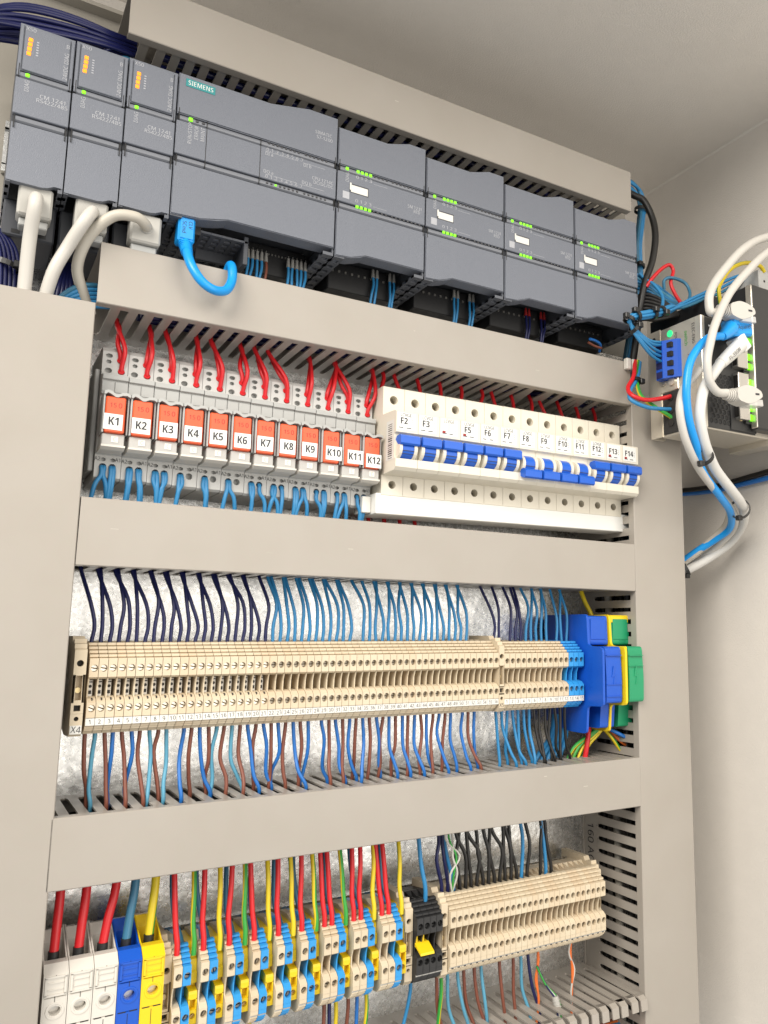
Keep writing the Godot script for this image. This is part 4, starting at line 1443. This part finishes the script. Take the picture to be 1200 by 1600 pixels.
# ---------------------------------------------------------------- the network switch at the right
func build_switch() -> void:
	var t := thing("network_switch", "metal network switch with power plugs on its left side and cables in front", "switch", W(500, -132, 0))
	var y1 := 34.0
	var y0 := -63.0
	box("housing", "sheet", t, 0, 100, y0, y1, 18, 65.6, 0.8)
	# mounting ear at the back
	var ear := MB.new()
	ear.ex_z(round_poly([[0, y0 + 1], [0, 34.5], [14, 34.5], [14, y0 + 1]], 2.0), 5, 8)
	ear.bx(-0.6, 0.6, y0 + 1, 34.5, 5, 19)
	obj("mounting_ear", ear, "nickel", t)
	var sl := MB.new()
	sl.cyl(V(-0.75, 27, 11.5), V(-0.5, 27, 11.5), 2.2, 14)
	obj("ear_hole", sl, "dark_hole", t)
	for k in 2:
		var s := MB.new()
		s.cyl(V(-0.7, 27.5 - k * 8.3, 30.8), V(0, 27.5 - k * 8.3, 30.8), 3.0, 18)
		obj("status_light", s, "led_mint", t)
	var pl := MB.new()
	pl.ex_y([[0, 20.5], [-9, 22], [-9, 30], [-3, 42], [0, 43.5]], -14, 19.5)
	obj("power_plug", pl, "big_blue", t)
	for k in 4:
		var h := MB.new()
		h.bx(-8.2, -5.0, 12.5 - k * 8.2, 17 - k * 8.2, 33.5, 38.8)
		var o := obj("plug_screw_hole", h, "dark_hole", t)
		o.position = V(0.9, 0, 0) * MM
		box("plug_entry", "navy_wire", t, -9.6, -8.8, 11.5 - k * 8.2, 17.0 - k * 8.2, 22.8, 29.4)
	var br := MB.new()
	br.bx(-1.2, 0, -24, -8.5, 18, 40, 0.5)
	obj("ground_bracket", br, "nickel", t)
	for k in 2:
		var s := MB.new()
		s.cyl(V(-3.0, -14.5 - k * 1.5, 22.5 + k * 11), V(-1.0, -14.5 - k * 1.5, 22.5 + k * 11), 3.6, 16)
		obj("ground_screw", s, "steel" if k == 0 else "nickel", t)
	box("supply_socket", "sheet_dark", t, -1.5, 0.5, -61, -24.5, 21, 42, 0.4)
	for k in 3:
		var s := MB.new()
		s.cyl(V(-2.4, -29.5 - k * 11.2, 31), V(-1.4, -29.5 - k * 11.2, 31), 3.4, 16)
		obj("supply_entry", s, "dark_hole", t)
	# lettering on the left side reads downwards
	var side := func(s: String, h: float, y: float, z: float, m: String) -> void:
		var l := text(s, h, m, t, -0.15, y, z)
		l.rotation = Vector3(0, -PI / 2, 0)
		l.rotate_object_local(Vector3.BACK, -PI / 2)
	side.call("POWER 1 2", 2.6, 18.0, 37.5, "ink")
	side.call("ELEC-ENG", 3.0, 20.0, 58.0, "ink")
	side.call("switch", 3.4, 18.0, 49.5, "green_wire")
	side.call("P1 P2 +", 2.2, -2.0, 52.0, "ferrule_red")
	# front with ports
	box("front_panel", "sheet_dark", t, 3.5, 62, y0 + 1, y1 - 1, 65.7, 66.6, 0.3)
	box("front_edge", "nickel", t, -0.2, 4.2, y0 + 0.4, y1 - 0.4, 60, 67.2, 0.6)
	for k in 4:
		var y := 25.0 - k * 22.5
		box("port_shell", "steel", t, 36.0, 49.0, y - 9.5, y + 8.5, 66.4, 73.0, 0.4)
		box("port_opening", "dark_hole", t, 35.6, 36.4, y - 7.5, y + 6.0, 67.6, 72.0)
		box("port_frame", "sheet_dark", t, 46, 53.6, y - 12, y + 12, 66.6, 70.6, 0.4)
		for u in 2:
			box("port_light", "led_green", t, 49.5, 52.6, y - 1.0 - u * 8.5, y + 4.5 - u * 8.5, 70.4, 72.6, 0.4)
	# ventilation holes as a honeycomb
	var hex := 0
	for a in 10:
		for c in 5:
			var x := 8.5 + c * 5.2 + (2.6 if a % 2 else 0.0)
			var y := -56.0 + a * 4.4
			var s := MB.new()
			var pts := []
			for q in 6:
				pts.append([x + 2.3 * cos(q * PI / 3 + PI / 6), y + 2.3 * sin(q * PI / 3 + PI / 6)])
			var inner := []
			for q in 6:
				inner.append([x + 1.8 * cos(q * PI / 3 + PI / 6), y + 1.8 * sin(q * PI / 3 + PI / 6)])
			for q in 6:
				var w := (q + 1) % 6
				s.quad(V(pts[q][0], pts[q][1], 66.7), V(pts[w][0], pts[w][1], 66.7), V(inner[w][0], inner[w][1], 67.1), V(inner[q][0], inner[q][1], 67.1), Vector3.BACK)
			s.ex_z(inner, 66.62, 66.7)
			obj("vent_hole", s, "black", t)
	box("lower_plate", "sheet_dark", t, 31, 62, -61, -40, 66.8, 67.8, 0.4)
	var sc := MB.new()
	sc.cyl(V(42, -50, 67.8), V(42, -50, 68.8), 2.6, 16)
	obj("plate_screw", sc, "brass", t)
	text("LINK/ACT", 2.2, "white", t, 45.5, -45.5, 68.0)
	text("4", 2.6, "white", t, 41.5, -20, 66.75)
	box("print_mark", "white", t, 9, 16, 25, 26.4, 66.6, 66.8)
	box("print_mark", "white", t, 14, 19, 22, 23.4, 66.6, 66.8)
	box("side_fin", "sheet_dark", t, 54, 110, y0 + 4, 70, 40, 76, 1.2)
	box("fin_edge", "nickel", t, 52.6, 54, y0 + 5, 69, 70, 76.6, 0.5)
	# black unit behind, and the grey terminal on top of it
	var bk := thing("power_unit", "black box behind and above the network switch", "power supply", W(530, -120, 0))
	box("case", "black", bk, 4, 92, 22, 52, -30, 50, 1.2)
	box("rail_clip", "sheet", bk, 50, 66, -80, -74, 20, 66, 0.6)
	var gt := thing("terminal_strip", "pale grey plug-in terminal at the right edge above the black box", "terminal block", W(583, -50, 61))
	box("body", "socket_grey", gt, 0, 40, -6, 14, -26, 0, 0.8)
	for k in 2:
		var s := MB.new()
		s.cyl(V(7 + k * 11, 4 + k * 2, -0.4), V(7 + k * 11, 4 + k * 2, 0.15), 1.2, 10)
		obj("terminal_hole", s, "dark_hole", gt)
	# wires into the left side of the switch
	var ends := [V(499, -112.2, 26), V(499, -114.5, 26), V(499, -122.0, 26), V(499, -125.7, 26), V(500, -130.9, 26)]
	var mids := [V(474, -116.5, 33), V(476, -119.0, 33), V(478.5, -122.0, 32), V(476.5, -125.5, 32), V(477.0, -128.1, 31)]
	for k in 5:
		wire("signal_wire", [V(449 + k * 0.6, -107 - k * 1.0, 36), V(456, -111.5 - k * 1.4, 36), mids[k], ends[k] + V(-3, 0.3, 0.5), ends[k]], 1.35, "blue_wire", "%s light blue wire from the top into the blue plug of the switch" % ORD[k], "wire", "light blue wires into the switch")
	wire("power_wire", [V(483.1, -124.7, 4), V(475.7, -141.6, 10), V(463.4, -155.4, 16), V(461.5, -164.5, 24), V(472.1, -167.7, 29), V(489.4, -163.9, 31), V(500.5, -160, 31)], 1.9, "red_wire", "red wire into the lower left of the network switch", "wire", "", 10, 6)
	wire("power_wire", [V(489.1, -124.8, 4), V(481, -141.5, 9), V(466.2, -157.2, 16), V(460.8, -167.4, 22), V(472.8, -173.5, 28), V(490, -173.1, 30), V(500, -172.0, 31)], 1.7, "blue_wire", "blue wire into the lower left of the network switch, below the red one", "wire", "", 10, 6)
	earth_wire("power_wire", [V(487.8, -123.6, 3), V(480.2, -144, 9), V(475.2, -159.6, 18), V(478.2, -167.3, 24), V(486, -173.2, 28), V(497.2, -178.2, 30), V(501, -181.1, 31)], 1.8, "yellow-green wire into the lower left of the network switch", "", 0.5)
	tie("black cable tie around red, blue and green wires beside the second duct", V(478.2, -145.5, 10.5), V(0.35, 1, -0.3), 4.4, V(1, 0, 0.4))
	var tb := thing("tie_mount", "white plastic tie mounts at the right end of the second duct", "tie mount", W(473, -127.5, 0))
	box("clip", "terminal_white", tb, 0, 5.0, -6, 4, 0.2, 5, 0.6)
	box("clip", "terminal_white", tb, 6.6, 10.6, -5, 4, 0.2, 5, 0.6)


func tie(label: String, at: Vector3, dir: Vector3, r: float, knot: Vector3) -> void:
	var t := thing("cable_tie", label, "cable tie", W(at.x, at.y, at.z), "black cable ties")
	dir = dir.normalized()
	var u := dir.cross(Vector3.BACK if absf(dir.z) < 0.9 else Vector3.RIGHT).normalized()
	var w := dir.cross(u)
	var s := MB.new()
	for k in 20:
		var a0 := TAU * k / 20
		var a1 := TAU * (k + 1) / 20
		var e0 := u * cos(a0) + w * sin(a0)
		var e1 := u * cos(a1) + w * sin(a1)
		s.quad((e0 * r) - dir * 1.6, (e1 * r) - dir * 1.6, (e1 * r) + dir * 1.6, (e0 * r) + dir * 1.6, e0)
		s.quad((e0 * (r - 0.9)) - dir * 1.6, (e1 * (r - 0.9)) - dir * 1.6, (e1 * r) - dir * 1.6, (e0 * r) - dir * 1.6, -dir)
		s.quad((e0 * (r - 0.9)) + dir * 1.6, (e1 * (r - 0.9)) + dir * 1.6, (e1 * r) + dir * 1.6, (e0 * r) + dir * 1.6, dir)
	obj("strap", s, "tie", t)
	var h := MB.new()
	var c := knot.normalized() * (r + 0.6)
	h.bx(c.x - 2.4, c.x + 2.4, c.y - 2.2, c.y + 2.2, c.z - 2.2, c.z + 2.2, 0.5)
	obj("head", h, "tie", t)


# ---------------------------------------------------------------- cables that run free
func build_loose_cables() -> void:
	# white cables out of the three grey plugs
	wire("data_cable", [V(16.5, -111.5, 3), V(16.6, -112.2, 9), V(16.2, -119, 12), V(15.4, -135, 4), V(15.4, -160, -4), V(15.4, -190, -10)], 3.8, "cable_white", "straight white cable from the leftmost grey plug into the left duct", "cable", "white data cables", 14, 6)
	wire("data_cable", [V(46.8, -111.5, 3), V(46.2, -112.2, 9), V(42.0, -121, 12), V(35, -136, 4), V(29, -152, 0), V(25, -175, -10)], 3.7, "cable_white", "white cable slanting left from the second grey plug into the left duct", "cable", "white data cables", 14, 6)
	wire("data_cable", [V(77.5, -111.5, 3), V(76.0, -111.8, 9), V(69, -110.5, 13), V(57, -113, 11), V(46, -126, 3), V(42, -142, -6), V(47, -155, -14), V(53, -166, -20)], 3.3, "cable_grey", "grey cable looping left from the third grey plug", "cable", "white data cables", 14, 6)
	# blue patch cable with its moulded plug under the large controller
	var p := [V(101.5, -113, 2), V(101.8, -125, 10), V(104, -135, 15), V(110, -144, 17), V(118, -147.5, 16), V(126, -144.5, 12), V(130.5, -136, 8), V(131.2, -127, 5.5), V(131.2, -121.6, 0), V(131, -126, -7), V(131, -138, -12)]
	var t := thing("network_cable", "bright blue network cable curling from the large controller over the second duct", "cable", W(p[0].x, p[0].y, p[0].z))
	var q := []
	for k: Vector3 in p:
		q.append(k - p[0])
	var s := MB.new()
	s.tube(curve(q, 6), 3.0, 14)
	obj("sheath", s, "ether_blue", t)
	var b := MB.new()
	b.bx(-5.2, 5.2, -2, 15, -8, 3.0, 1.2)
	b.bx(-4.2, 4.2, 0, 14, 3.0, 3.6, 0.3)
	obj("plug_boot", b, "ether_blue", t)
	var rb := MB.new()
	for k in 5:
		rb.cyl(V(0.05 * k, -2.5 - k * 1.5, 0.6 + k * 1.1), V(0.05 * k, -3.4 - k * 1.5, 1.0 + k * 1.1), 4.3 - k * 0.15, 14)
	rb.cyl(V(0, -1, -1), V(0.2, -10.5, 6.4), 3.7, 14)
	obj("strain_relief", rb, "ether_blue", t)
	text("CLV", 2.2, "ink", t, 2.0, 9.5, 3.68, PI / 2 + PI, "handwriting")
	text("SCmd", 2.2, "ink", t, -1.8, 7.5, 3.68, PI / 2 + PI, "handwriting")
	# dark blue harness entering the left end of the topmost duct
	for k in 24:
		var a := k / 23.0
		var yy := 15.0 * a + j(1.2)
		var zz := -16 - 20 * absf(sin(k * 2.1))
		wire("harness_wire", [V(-22, -4 - 6 * a + yy, zz + 10), V(-4, 2 + yy * 1.3, zz + 6), V(12, 7 + yy * 1.5, zz + 2), V(32, 12 + yy * 1.3, zz), V(52, 17 + yy, zz - 4), V(68, 22 + yy, zz - 12)], 1.5, "navy_wire", "%s dark blue wire from the bottom of the harness entering the topmost duct" % ORD[k], "wire", "dark blue harness at the top left")
	wire("harness_wire", [V(66, 24, -30), V(56, 21, -22), V(48, 14, -22), V(42, 2, -26)], 1.4, "navy_wire", "dark blue wire leaving the harness downwards behind the second serial module", "wire", "dark blue harness at the top left")
	wire("harness_wire", [V(68, 20, -30), V(60, 16, -24), V(54, 9, -26), V(50, -4, -30)], 1.4, "steel_blue_wire", "blue-green wire leaving the harness downwards near the third serial module", "wire", "dark blue harness at the top left")
	tie("black cable tie at the left end of the dark blue harness", V(-17, 6, -10), V(1, 0.3, 0), 13, V(0, -1, 0.6))
	for k in 5:
		wire("harness_wire", [V(-14 + k * 1.2, -118, -12 - k * 2), V(-3 + k * 2.4, -130, -12 - k * 2), V(2 + k * 2.4, -146, -12 - k * 2), V(4 + k * 2.4, -180, -16)], 1.5, "navy_wire", "%s dark blue wire from the left, going down into the left duct" % ORD[k], "wire", "dark blue wires at the top of the left duct")
	tie("black cable tie on the dark blue wires above the left duct", V(5, -147, -16), V(0.2, 1, 0), 7.5, V(1, 0, 0.8))
	for k in 6:
		wire("harness_wire", [V(36 + k * 1.4, -122, -44), V(34 + k * 1.5, -136, -38), V(30 + k * 2.4, -150, -34), V(27 + k * 3, -176, -34)], 1.7, "navy_wire", "%s dark blue wire from the left, behind the white cables" % ORD[k], "wire", "dark blue wires behind the white cables")
	for k in 6:
		wire("harness_wire", [V(28 + k * 0.8, -172 - k * 1.5, -18), V(37, -158 - k * 2.4, -14 - k), V(48, -150.5 - k * 2.4, -12 - k), V(66, -147 - k * 2.4, -18)], 1.6, "blue_wire" if k != 0 else "steel_blue_wire", "%s light blue wire from the top, bending from the left duct into the second duct" % ORD[k], "wire", "light blue wires between left and second duct")
	# right of the top duct: blue wires, black cable, red loop
	for k in 6:
		var o := V((k % 3) * 2.0 - 2.0, -k * 1.2, (k / 3) * -3.0)
		var p2 := []
		for w: Vector3 in [V(478, 66, -28), V(500, 68, -25), V(512, 69, -26), V(523.4, 65.6, -28), V(529.5, 54.7, -30), V(527.3, 35.1, -30), V(523.4, 12.6, -30), V(525, -4.4, -32), V(525, -22.6, -32), V(521.2, -53.9, -34), V(516.5, -85.6, -38), V(512, -130, -44)]:
			p2.append(w + o)
		wire("harness_wire", p2, 1.6, "blue_wire" if k % 3 else "steel_blue_wire", "%s blue wire from the left in the run down the right of the modules" % ORD[k], "wire", "blue wires right of the modules")
	wire("power_cable", [V(488, 54, -22), V(502.7, 44.7, -12), V(510.2, 39.9, -8), V(516.4, 23.2, -4), V(515.9, 2.3, 0), V(509.1, -24.2, 2), V(499.7, -46.3, 2), V(494.5, -71.1, 0), V(495.4, -93.3, -6), V(496.3, -121, -14), V(494, -145, -20)], 3.2, "black_wire", "thick black cable arching down the right of the modules", "cable", "", 14, 6)
	tie("black cable tie at the top of the blue run beside the top duct", V(527.6, 46, -31), V(0.1, 1, 0), 6.5, V(1, 0, 0.6))
	tie("lower black cable tie on the blue run, beside the last module", V(525, -12, -33), V(0, 1, 0), 6.0, V(-0.6, 0, 1))
	wire("loose_wire", [V(499.2, -52, 4), V(503.5, -43.9, 8), V(513, -33.7, 10), V(520.8, -28.8, 12), V(524.4, -34.5, 13), V(519.7, -47.1, 14), V(522.9, -58.1, 16), V(528.8, -67, 18)], 1.7, "red_wire", "red wire loop rising above the blue bundle at the right", "wire", "", 9, 6)
	wire("loose_wire", [V(513.5, -54, 12), V(511.8, -46.5, 14), V(519.5, -43, 16), V(533.5, -45.3, 18), V(535.5, -56.1, 22), V(527.6, -67.8, 26), V(512.1, -77.3, 30), V(487.9, -88, 34)], 1.5, "steel_blue_wire", "blue wire loop beside the red one above the switch", "wire", "", 9, 6)
	for k in 5:
		wire("loose_wire", [V(496, -37 - k * 3.4, -6), V(505 + k, -43 - k * 2.6, -1), V(515, -48 - k * 3.0, 3), V(529, -60 - k * 1.4, 10), V(537, -66, 12)], 1.5, ["blue_wire", "pale_blue_wire", "blue_wire", "steel_blue_wire", "blue_wire"][k], "%s blue wire from the top, slanting down right behind the bundle at the right" % ORD[k], "wire", "slanting blue wires behind the bundle")
	wire("loose_wire", [V(497, -38, -2), V(499.7, -43.8, 2), V(502.4, -51.2, 10), V(503.2, -66.6, 20), V(489.1, -88.1, 32)], 1.5, "blue_wire", "light blue wire curving down into the tied bundle at the right", "wire", "", 8, 6)
	for k in 8:
		wire("loose_wire", [V(495, -60 - k * 3.2, -8), V(502, -56 - k * 3.4, -3), V(511, -58 - k * 3.2, 2), V(523, -66 - k * 1.6, 8), V(532, -74, 10)], 1.8, "black_wire", "%s black wire from the top in the loop behind the tied bundle" % ORD[k], "wire", "black wires behind the bundle")
	# the tied light blue bundle in front
	for k in 5:
		var d := V(0, (k - 2) * 1.3, (k % 2) * 2.2)
		var p3 := [V(449 + k * 0.6, -107 - k * 1.0, 36), V(447 + k * 0.3, -104.5, 37) + d * 0.6, V(452.0, -101.0, 38) + d * 0.8, V(462.5, -98.0, 38) + d, V(485, -89.6, 37) + d, V(496, -84.5, 36.5) + d]
		if k < 3:
			p3.append_array([V(514.1, -74.2 - k * 2.2, 36), V(540.7, -58.8 - k * 3.0, 37), V(560.1, -46.0 - k * 4.5, 38), V(580, -36.0 - k * 3.0, 43), V(602, -31 - k * 1.8, 50)])
		else:
			p3.append_array([V(506, -79.5, 33), V(517 + k, -74 + k, 26), V(527 + k, -70, 18)])
		wire("bundle_wire", p3, 1.4, "blue_wire" if k != 2 else "steel_blue_wire", "%s light blue wire from the bottom in the tied bundle above the switch" % ORD[k], "wire", "light blue bundle above the switch", 8, 5)
	tie("black cable tie in the middle of the light blue bundle above the switch", V(474, -94.2, 38), V(1, 0.4, 0), 5.0, V(-0.2, 0.4, 1))
	tie("black cable tie at the right of the light blue bundle above the switch", V(484, -89.8, 37.5), V(1, 0.45, 0), 5.0, V(0.3, -0.4, 1))
	tie("black cable tie at the left bend of the light blue bundle", V(454.5, -100.6, 38.5), V(0.9, 0.4, 0), 5.0, V(-0.6, 0.8, 0.4))
	tie("lower black cable tie at the left bend of the light blue bundle", V(447.4, -104.6, 37), V(0.3, 1, 0), 5.0, V(-1, 0.4, 0.5))
	tie("black cable tie where the light blue bundle fans out to the switch", V(453.5, -110.5, 36), V(1, -0.6, 0), 5.0, V(0.8, 0.5, 0.7))
	# yellow-green wire to the grey terminal at the far right
	earth_wire("loose_wire", [V(521.4, -86.7, 70), V(519.6, -74.8, 70), V(522.3, -67.3, 70), V(536.6, -51, 68), V(554.1, -40, 66), V(570.9, -34.4, 64), V(584.5, -33.3, 62), V(590.5, -37, 61)], 1.8, "yellow-green wire arching behind the white cables at the right", "", 0.1)
	# network cables in front of the switch
	wire("network_cable", [V(498.9, -172.6, 92), V(488.3, -174, 93), V(480.3, -169.8, 94), V(476, -163.6, 95), V(474.2, -151.2, 96), V(478.5, -135.8, 96), V(486.3, -118.1, 95), V(504.4, -91.6, 92), V(519.8, -74.6, 90), V(535.5, -59.9, 88), V(552.6, -44.5, 86), V(571.8, -30, 84), V(597.8, -13.2, 82)], 3.4, "cable_white", "pale cable rising from the lowest plug of the switch and leaving to the upper right", "cable", "network cables at the switch", 14, 5)
	wire("network_cable", [V(497.6, -104.3, 88), V(489.4, -106.1, 88), V(487.5, -100, 88), V(488.7, -91, 88), V(498.3, -77.1, 86), V(515.1, -58.9, 84), V(535.8, -39.1, 82), V(557, -23.9, 80), V(581.3, -11.8, 78), V(610.9, 0.2, 76)], 3.6, "cable_white", "pale cable arching up from the topmost plug of the switch to the right edge", "cable", "network cables at the switch", 14, 5)
	wire("network_cable", [V(503.2, -122.6, 86), V(487.5, -127.4, 86), V(472.6, -139.9, 88), V(463.5, -153, 88), V(459.3, -169.2, 88), V(460.6, -185.4, 86), V(467.4, -200.4, 82), V(479.9, -215.1, 76), V(487.5, -223, 70), V(501, -234.5, 64), V(531.3, -247.6, 52), V(563.4, -256.5, 34), V(584.1, -267, 14), V(584, -275.9, -4), V(577.4, -284.6, -18), V(570.5, -292.6, -28), V(560, -302, -40)], 3.3, "ether_blue", "bright blue network cable from the switch, bending down to the right duct", "cable", "network cables at the switch", 14, 5)
	wire("network_cable", [V(523.3, -129.1, 84), V(505.9, -141.1, 86), V(491.8, -155.9, 86), V(481, -169.3, 86), V(476.1, -183.1, 86), V(476.8, -195.4, 84), V(485.6, -210.3, 79), V(496.2, -220.1, 74), V(510.2, -230.2, 68), V(538, -242.1, 58), V(563.1, -249.3, 46), V(586, -255.7, 30), V(603.2, -265.2, 10), V(606.2, -278.4, -8), V(589.6, -293.3, -22), V(573.8, -302.5, -30), V(562, -310, -40)], 4.3, "thick_white", "thick white cable with handwriting from the third plug of the switch, bending down", "cable", "network cables at the switch", 14, 5)
	wire("network_cable", [V(486.6, -151.5, 76), V(477, -160, 78), V(463.8, -172.2, 80), V(456.9, -188.1, 82), V(461.6, -205.4, 80), V(472, -218.7, 76), V(491.1, -231.5, 68), V(521, -243.5, 56), V(554.5, -251.2, 40), V(583.3, -258.8, 22), V(598.4, -267.6, 4), V(597, -278.4, -10), V(590.1, -290.1, -24), V(575.9, -301.1, -32), V(562, -312, -42)], 3.2, "cable_white", "pale cable behind the blue one, running down from the switch", "cable", "network cables at the switch", 14, 5)
	wire("network_cable", [V(559.5, -254, 36), V(572, -259, 24), V(583, -266, 8), V(582, -276, -8), V(576, -288, -20), V(566, -300, -34)], 2.8, "cable_grey", "thin grey cable in the loop beside the right duct", "cable", "network cables at the switch", 12, 5)
	# moulded plugs
	for k in 2:
		var at := V(516.5, -99.0, 88) if k == 0 else V(515.5, -171.5, 92)
		var pt := thing("network_plug", "pale moulded plug in the %s port of the switch" % ["topmost" if k == 0 else "lowest"], "plug", W(at.x, at.y, at.z), "pale network plugs")
		pt.rotation.z = 0.1
		var bs := MB.new()
		bs.ex_z(round_poly([[-9, -5.5], [-9, 4.0], [3, 7.5], [13, 6], [20, 2.6], [21, -1.6], [15, -4.8], [3, -8.5]], 3.5), -7, 5)
		obj("boot", bs, "cable_white", pt)
		for r in 5:
			var rr := MB.new()
			rr.cyl(V(-9.0 - r * 2.1, -0.6, -1), V(-7.6 - r * 2.1, -0.6, -1), 5.6 - r * 0.36, 16)
			obj("ring", rr, "cable_white", pt)
		box("latch_slot", "ink", pt, 12.0, 16.5, -0.6, 0.9, 4.8, 5.3)
		box("plug_body", "clear", pt, 4, 21, -9.5, -4, -6, 4.6, 0.5)
	var bp := thing("network_plug", "bright blue plug with handwriting in the second port of the switch", "plug", W(524, -110.5, 84))
	bp.rotation.z = 0.18
	box("boot", "ether_blue", bp, -9, 15, -8, 7.5, -10, 4, 1.8)
	box("grip", "ether_blue", bp, -8, 14, 1.0, 6.5, 3.6, 5.0, 0.6)
	var cn := MB.new()
	cn.cyl(V(-8, -1, 0), V(-22, -8.5, 2), 7.0, 16, 3.7)
	obj("strain_relief", cn, "ether_blue", bp)
	text("Aquaref", 3.2, "ink", bp, 3.0, -1.0, 5.3, 0.06, "handwriting")
	var wp := thing("network_plug", "white plug tilted in the third port of the switch", "plug", W(523.5, -128, 82))
	wp.rotation.z = 0.72
	var wb := MB.new()
	wb.cyl(V(4, 0, 2), V(-30, 1.5, 4), 6.6, 16, 4.8)
	obj("sleeve", wb, "thick_white", wp)
	box("boot", "tag_white", wp, 2, 12, -7, 7, -8, 6, 0.8)
	text("FS-33GW", 3.2, "ink", wp, -15, 0.4, 9.4, 0.0, "handwriting")
	tie("upper black cable tie around the white and blue cables below the switch", V(490, -222.5, 72), V(0.75, -0.65, -0.35), 9.6, V(-0.8, -0.8, 0.6))
	tie("lower black cable tie around the white cables right of the duct", V(571, -253.5, 38), V(0.85, -0.25, -0.5), 9.2, V(-0.5, -1, 0.3))
	tie("black cable tie where the white cables go behind the right duct", V(571, -301.5, -31), V(1, 0.7, 0.7), 8.0, V(-0.2, -1, 0.6))
	# dark blue and black cable across the side wall
	wire("wall_cable", [V(604, -222, -112), V(616, -220, -84), V(620, -221.5, -56), V(620, -222.5, -30), V(620, -221.5, -9), V(620, -219.5, 31), V(620, -217, 60), V(620, -213, 95)], 2.4, "mid_blue_wire", "blue wire crossing the side wall behind the white cables", "cable", "", 10, 5)
	wire("wall_cable", [V(604, -219, -112), V(615, -217, -84), V(619, -218, -56), V(619, -218.5, -30), V(619, -217, -9), V(619, -214, 31), V(619, -211, 60), V(619, -207, 95)], 2.8, "black_wire", "black cable crossing the side wall above the blue wire", "cable", "", 10, 5)
	# added wires inside the covered ducts, there to darken their slots
	var inside := [[82, 19, 480, "topmost"], [82, -163, 476, "second"], [70, -322, 476, "third"], [62, -499, 470, "fourth"]]
	for r: Array in inside:
		for k in 7:
			var pp := []
			for u in 7:
				pp.append(V(lerpf(r[0], r[2], u / 6.0), r[1] + 6 + (k % 4) * 8 + j(2.5), -22 - (k / 3) * 17 + j(4)))
			wire("duct_wire", pp, 2.6, ["navy_wire", "black_wire", "steel_blue_wire", "black_wire", "navy_wire", "black_wire", "black_wire"][k], "%s added wire, counted from below, darkening the inside of the %s duct" % [ORD[k], r[3]], "wire", "added wires that darken the duct slots", 8, 3)
	for k in 8:  # added cables that make the right duct look dark between its fingers
		var pp := []
		for u in 8:
			pp.append(V(493 + (k % 3) * 12 + j(3), lerpf(-690, -180, u / 7.0), -26 - (k / 3) * 17 + j(4)))
		wire("duct_wire", pp, 3.4, ["black_wire", "navy_wire", "black_wire", "cable_grey", "black_wire", "steel_blue_wire", "black_wire", "black_wire"][k], "%s added cable from the front, darkening the inside of the tall right duct" % ORD[k], "wire", "added cables that darken the right duct", 8, 3)
